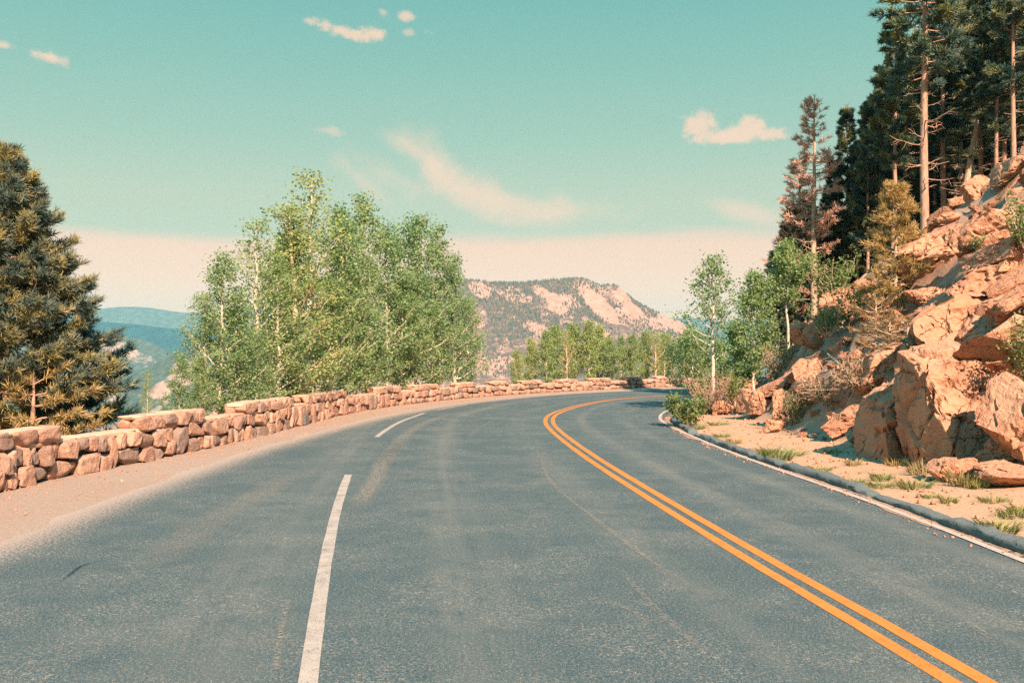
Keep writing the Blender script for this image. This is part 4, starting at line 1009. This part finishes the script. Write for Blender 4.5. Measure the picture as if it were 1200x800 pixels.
BARE = [(563, 340, 16, 9, .5, .5), (600, 345, 26, 9, .3, .32), (640, 345, 26, 7, .5, .4), (668, 352, 16, 7, .6, .35), (702, 358, 32, 10, .75, .8), (732, 352, 14, 6, .8, .6), (655, 362, 13, 6, .3, .55), (741, 366, 14, 9, .6, .6),
        (790, 378, 22, 9, .6, .8), (729, 341, 6, 6, .9, .8), (563, 372, 10, 14, 0, .2), (560, 425, 30, 12, .4, .24), (600, 425, 26, 8, 0, .22), (630, 385, 20, 7, .4, .28), (700, 385, 22, 6, .6, .3), (770, 380, 12, 6, .5, .35)]
mesa, mu, my, mz, mbare = mountain('mesa', MESA, 2500, 900, M_mesa, 5, base=-190, amp=11, nu=420, nv=170, bare=BARE)
mountain('far_range', [(-700, 420), (-300, 385), (-60, 372), (40, 374), (70, 370), (105, 361), (140, 358), (170, 360.5), (200, 366), (235, 367), (300, 362), (420, 356), (560, 366), (760, 372), (815, 372), (850, 377), (900, 372), (1000, 380), (1300, 372)], 6500, 1500, M_range, 15, base=-260, amp=34, nu=420, freq=1.6)
mountain('dark_ridge', [(-500, 395), (-100, 380), (20, 371), (75, 372.5), (100, 377), (118, 376), (160, 379), (200, 384), (235, 390), (275, 397), (330, 410), (420, 440)], 5000, 900, M_blue, 25, base=-240, amp=8, nu=260)
mountain('foothill', [(-300, 410), (-60, 396), (40, 388), (85, 388), (110, 390), (135, 394), (165, 396), (182, 403), (205, 418), (240, 440), (300, 470)], 3600, 900, M_foothill, 35, base=-230, amp=18, nu=260, bare=[(128, 402, 22, 9, .5, .5), (148, 407, 16, 6, .6, .4)], freq=1.5)
mountain('valley_spur', [(60, 500), (110, 470), (140, 450), (165, 432), (190, 420), (215, 409), (240, 402), (300, 392), (380, 388), (470, 400), (560, 440)], 2300, 520, M_foothill, 45, base=-200, amp=10, nu=240, bare=[(212, 440, 24, 18, -.6, .45), (190, 455, 18, 12, -.5, .35)], freq=1.4)
# the conifers that dot the mesa: one mass of small cones too many to count
rng = np.random.default_rng(9); nv, nu = mz.shape; N = 34000
fi = rng.uniform(.25, .56, N) * (nv - 1); fj = rng.uniform(.10, .93, N) * (nu - 1)
def bil(a): i0 = fi.astype(int); j0 = fj.astype(int); a_, b_ = fi - i0, fj - j0; return (a[i0, j0] * (1 - a_) + a[i0 + 1, j0] * a_) * (1 - b_) + (a[i0, j0 + 1] * (1 - a_) + a[i0 + 1, j0 + 1] * a_) * b_
tx, ty, tz, tb = bil(mu), bil(my), bil(mz), bil(mbare)
dn = fbm(np.stack([tx, ty, 0 * tx], 1) * .011, 3, 55)
keep = rng.random(N) < np.clip(.85 + 1.2 * dn - 1.7 * tb, .02, 1); tx, ty, tz = tx[keep], ty[keep], tz[keep]; n = len(tx)
hh = rng.uniform(3.6, 8, n); rr_ = hh * rng.uniform(.22, .34, n); k5 = np.arange(5) / 5 * 6.283
ring = np.stack([tx[:, None] + rr_[:, None] * np.cos(k5), ty[:, None] + rr_[:, None] * np.sin(k5), np.tile(tz[:, None] - .5, (1, 5))], -1); tip = np.stack([tx, ty, tz + hh], -1)[:, None]
V = np.concatenate([ring, tip], 1); q = np.arange(5); fc = np.stack([q, (q + 1) % 5, np.full(5, 5)], 1)
m = MB(); m.add(V.reshape(-1, 3), (fc[None] + np.arange(n)[:, None, None] * 6).reshape(-1, 3)); o = m.build('distant_forest', M_dots); tag(o, kind='stuff')

# ---------------------------------------------------------------- air
b = MB(); x0, x1, y0, y1, z0, z1 = -8600, 8600, -110, 8400, -420, 420
b.add([(x, y, z) for z in (z0, z1) for y in (y0, y1) for x in (x0, x1)], [(0, 2, 3, 1), (4, 5, 7, 6), (0, 1, 5, 4), (2, 6, 7, 3), (0, 4, 6, 2), (1, 3, 7, 5)])
t = NT('air'); pv_ = t.n('ShaderNodeVolumePrincipled', i={'Color': (.36, .80, .95, 1), 'Density': .8e-4, 'Anisotropy': -.1}); om = t.n('ShaderNodeOutputMaterial'); t.l(pv_.outputs[0], om.inputs['Volume'])
o = b.build('haze', t.m); tag(o, kind='stuff')

# ---------------------------------------------------------------- sun, sky, camera
SUN = Vector((.24, -.80, .65)).normalized()
sl = bpy.data.lights.new('sun', 'SUN'); sl.energy = 5.0; sl.angle = R(.5); sl.color = (1.0, .72, .55)
so = bpy.data.objects.new('sun', sl); COL.objects.link(so); so.rotation_euler = SUN.to_track_quat('Z', 'Y').to_euler(); so.location = (0, -20, 40)
w = bpy.data.worlds.new('World'); sc.world = w; w.use_nodes = True
t = NT('', world=w)
sky = t.n('ShaderNodeTexSky', sky_type='NISHITA', sun_disc=False, sun_elevation=math.asin(SUN.z), sun_rotation=math.atan2(SUN.x, SUN.y))
dirv = t.n('ShaderNodeTexCoord').outputs['Generated']
nv_ = t.n('ShaderNodeVectorMath', operation='NORMALIZE'); t.l(dirv, nv_.inputs[0])
sx = t.n('ShaderNodeSeparateXYZ'); t.l(nv_.outputs[0], sx.inputs[0])
el = t.math('ARCSINE', sx.outputs[2]); az = t.math('ARCTAN2', sx.outputs[0], sx.outputs[1])
av = t.n('ShaderNodeCombineXYZ'); t.l(az, av.inputs[0]); t.l(el, av.inputs[1]); AV = av.outputs[0]
ef = t.math('DIVIDE', el, 1.5708)
base = t.ramp(ef, [(0, (.86, .68, .47)), (.06, (.62, .68, .48)), (.10, (.58, .66, .475)), (.14, (.40, .61, .475)), (.19, (.27, .55, .46)), (.235, (.19, .495, .45)), (.36, (.06, .54, .74)), (1, (.02, .64, 1.2))])  # unseen zenith stops raised to strong teal to fill the shadows
n1 = t.noise(AV, 26, 6, .6); n2 = t.noise(AV, 17, 8, .62, .35); n3 = t.math('ADD', t.math('MULTIPLY', t.noise(AV, 42, 7, .66), .75), t.math('MULTIPLY', t.noise(AV, 150, 5, .7), .25))
# the pale cloud bank over the horizon
be = t.math('ADD', el, t.math('MULTIPLY', t.math('SUBTRACT', t.noise(t.scale(AV, (4, 20, 1)), 1.0, 6, .60), .5), .036)); be = t.math('SUBTRACT', be, t.math('MULTIPLY', az, .012))
bank = t.mapr(be, .109, .131, 1, 0, True)
bank = t.math('MULTIPLY', bank, t.mapr(t.math('ABSOLUTE', az), 1.0, 1.9, 1, .25, True))
bcol = t.ramp(ef, [(0, (1.38, .80, .49)), (.04, (1.26, .765, .49)), (.079, (1.08, .69, .475))])
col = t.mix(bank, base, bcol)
def cloud(px, py, rx, ry, rot, k, sharp, amt, nz, tint=(1.0, .71, .50)):
    global col
    a = math.atan2(px - CX, F); e = math.atan((HY - py) / F * math.cos(a))
    mp = t.n('ShaderNodeMapping', vector_type='TEXTURE'); t.l(AV, mp.inputs[0]); mp.inputs['Location'].default_value = (a, e, 0)
    mp.inputs['Rotation'].default_value = (0, 0, -R(rot)); mp.inputs['Scale'].default_value = (rx / F, ry / F, 1)
    ln = t.n('ShaderNodeVectorMath', operation='LENGTH'); t.l(mp.outputs[0], ln.inputs[0])
    d = t.math('ADD', ln.outputs['Value'], t.math('MULTIPLY', t.math('SUBTRACT', nz, .5), k))
    m = t.math('MULTIPLY', t.mapr(d, 1.0, sharp, 0, 1, True), amt); col = t.mix(m, col, (1.0, .71, .50))
for c in [(508, 192, 70, 30, 52, 1.7, .0, .9), (470, 212, 90, 20, 26, 2.6, -.5, .45), (552, 224, 96, 32, 22, 1.7, .0, .9), (610, 244, 130, 26, 8, 1.7, 0., .75), (670, 244, 90, 20, 4, 2.6, -.4, .45), (480, 172, 46, 18, 26, 1.6, -.2, .85), (425, 214, 54, 14, 38, 2.6, -.2, .45), (880, 250, 80, 17, 14, 1.2, -.1, .75)]: cloud(*c, n2)
for c in [(858, 160, 64, 11, 0, 2.6, .35, 1), (818, 148, 28, 19, 0, 3.0, .35, .95), (878, 150, 24, 15, 0, 3.2, .35, .9), (902, 156, 30, 9, 8, 3.0, .35, .8), (55, 66, 28, 8, 8, 3.0, .2, 1), (4, 53, 16, 6, 5, 3.0, .2, .8), (403, 37, 38, 8, 12, 4.0, .1, .9), (437, 39, 20, 10, 10, 3.6, .1, .95), (364, 25, 13, 6, 0, 4, .0, .7), (475, 20, 14, 6, 0, 4, .0, .8), (448, 14, 11, 6, 30, 4.4, .0, .5), (478, 38, 10, 6, 0, 4.4, .0, .5), (501, 38, 9, 6, 0, 4.4, .0, .4), (385, 153, 18, 7, 6, 4.4, .0, .5)]: cloud(*c, n3)
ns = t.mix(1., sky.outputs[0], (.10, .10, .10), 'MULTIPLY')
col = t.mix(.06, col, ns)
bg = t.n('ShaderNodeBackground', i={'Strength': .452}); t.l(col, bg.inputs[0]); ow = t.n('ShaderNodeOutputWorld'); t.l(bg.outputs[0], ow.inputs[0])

cam = bpy.data.cameras.new('camera'); cam.sensor_width = 36; cam.lens = 36 * F / 1200; cam.shift_y = (HY - 400) / 1200; cam.clip_end = 40000; cam.clip_start = .1
co = bpy.data.objects.new('camera', cam); COL.objects.link(co); co.location = (0, 0, H); co.rotation_euler = (R(90), 0, 0); sc.camera = co
sc.view_settings.view_transform = 'Standard'; sc.view_settings.look = 'None'; sc.view_settings.exposure = 1.15; sc.view_settings.gamma = 1.0
sc.render.engine = 'CYCLES'; sc.cycles.max_bounces = 6; sc.cycles.diffuse_bounces = 1; sc.cycles.transparent_max_bounces = 8; sc.cycles.volume_bounces = 0; sc.cycles.use_denoising = False
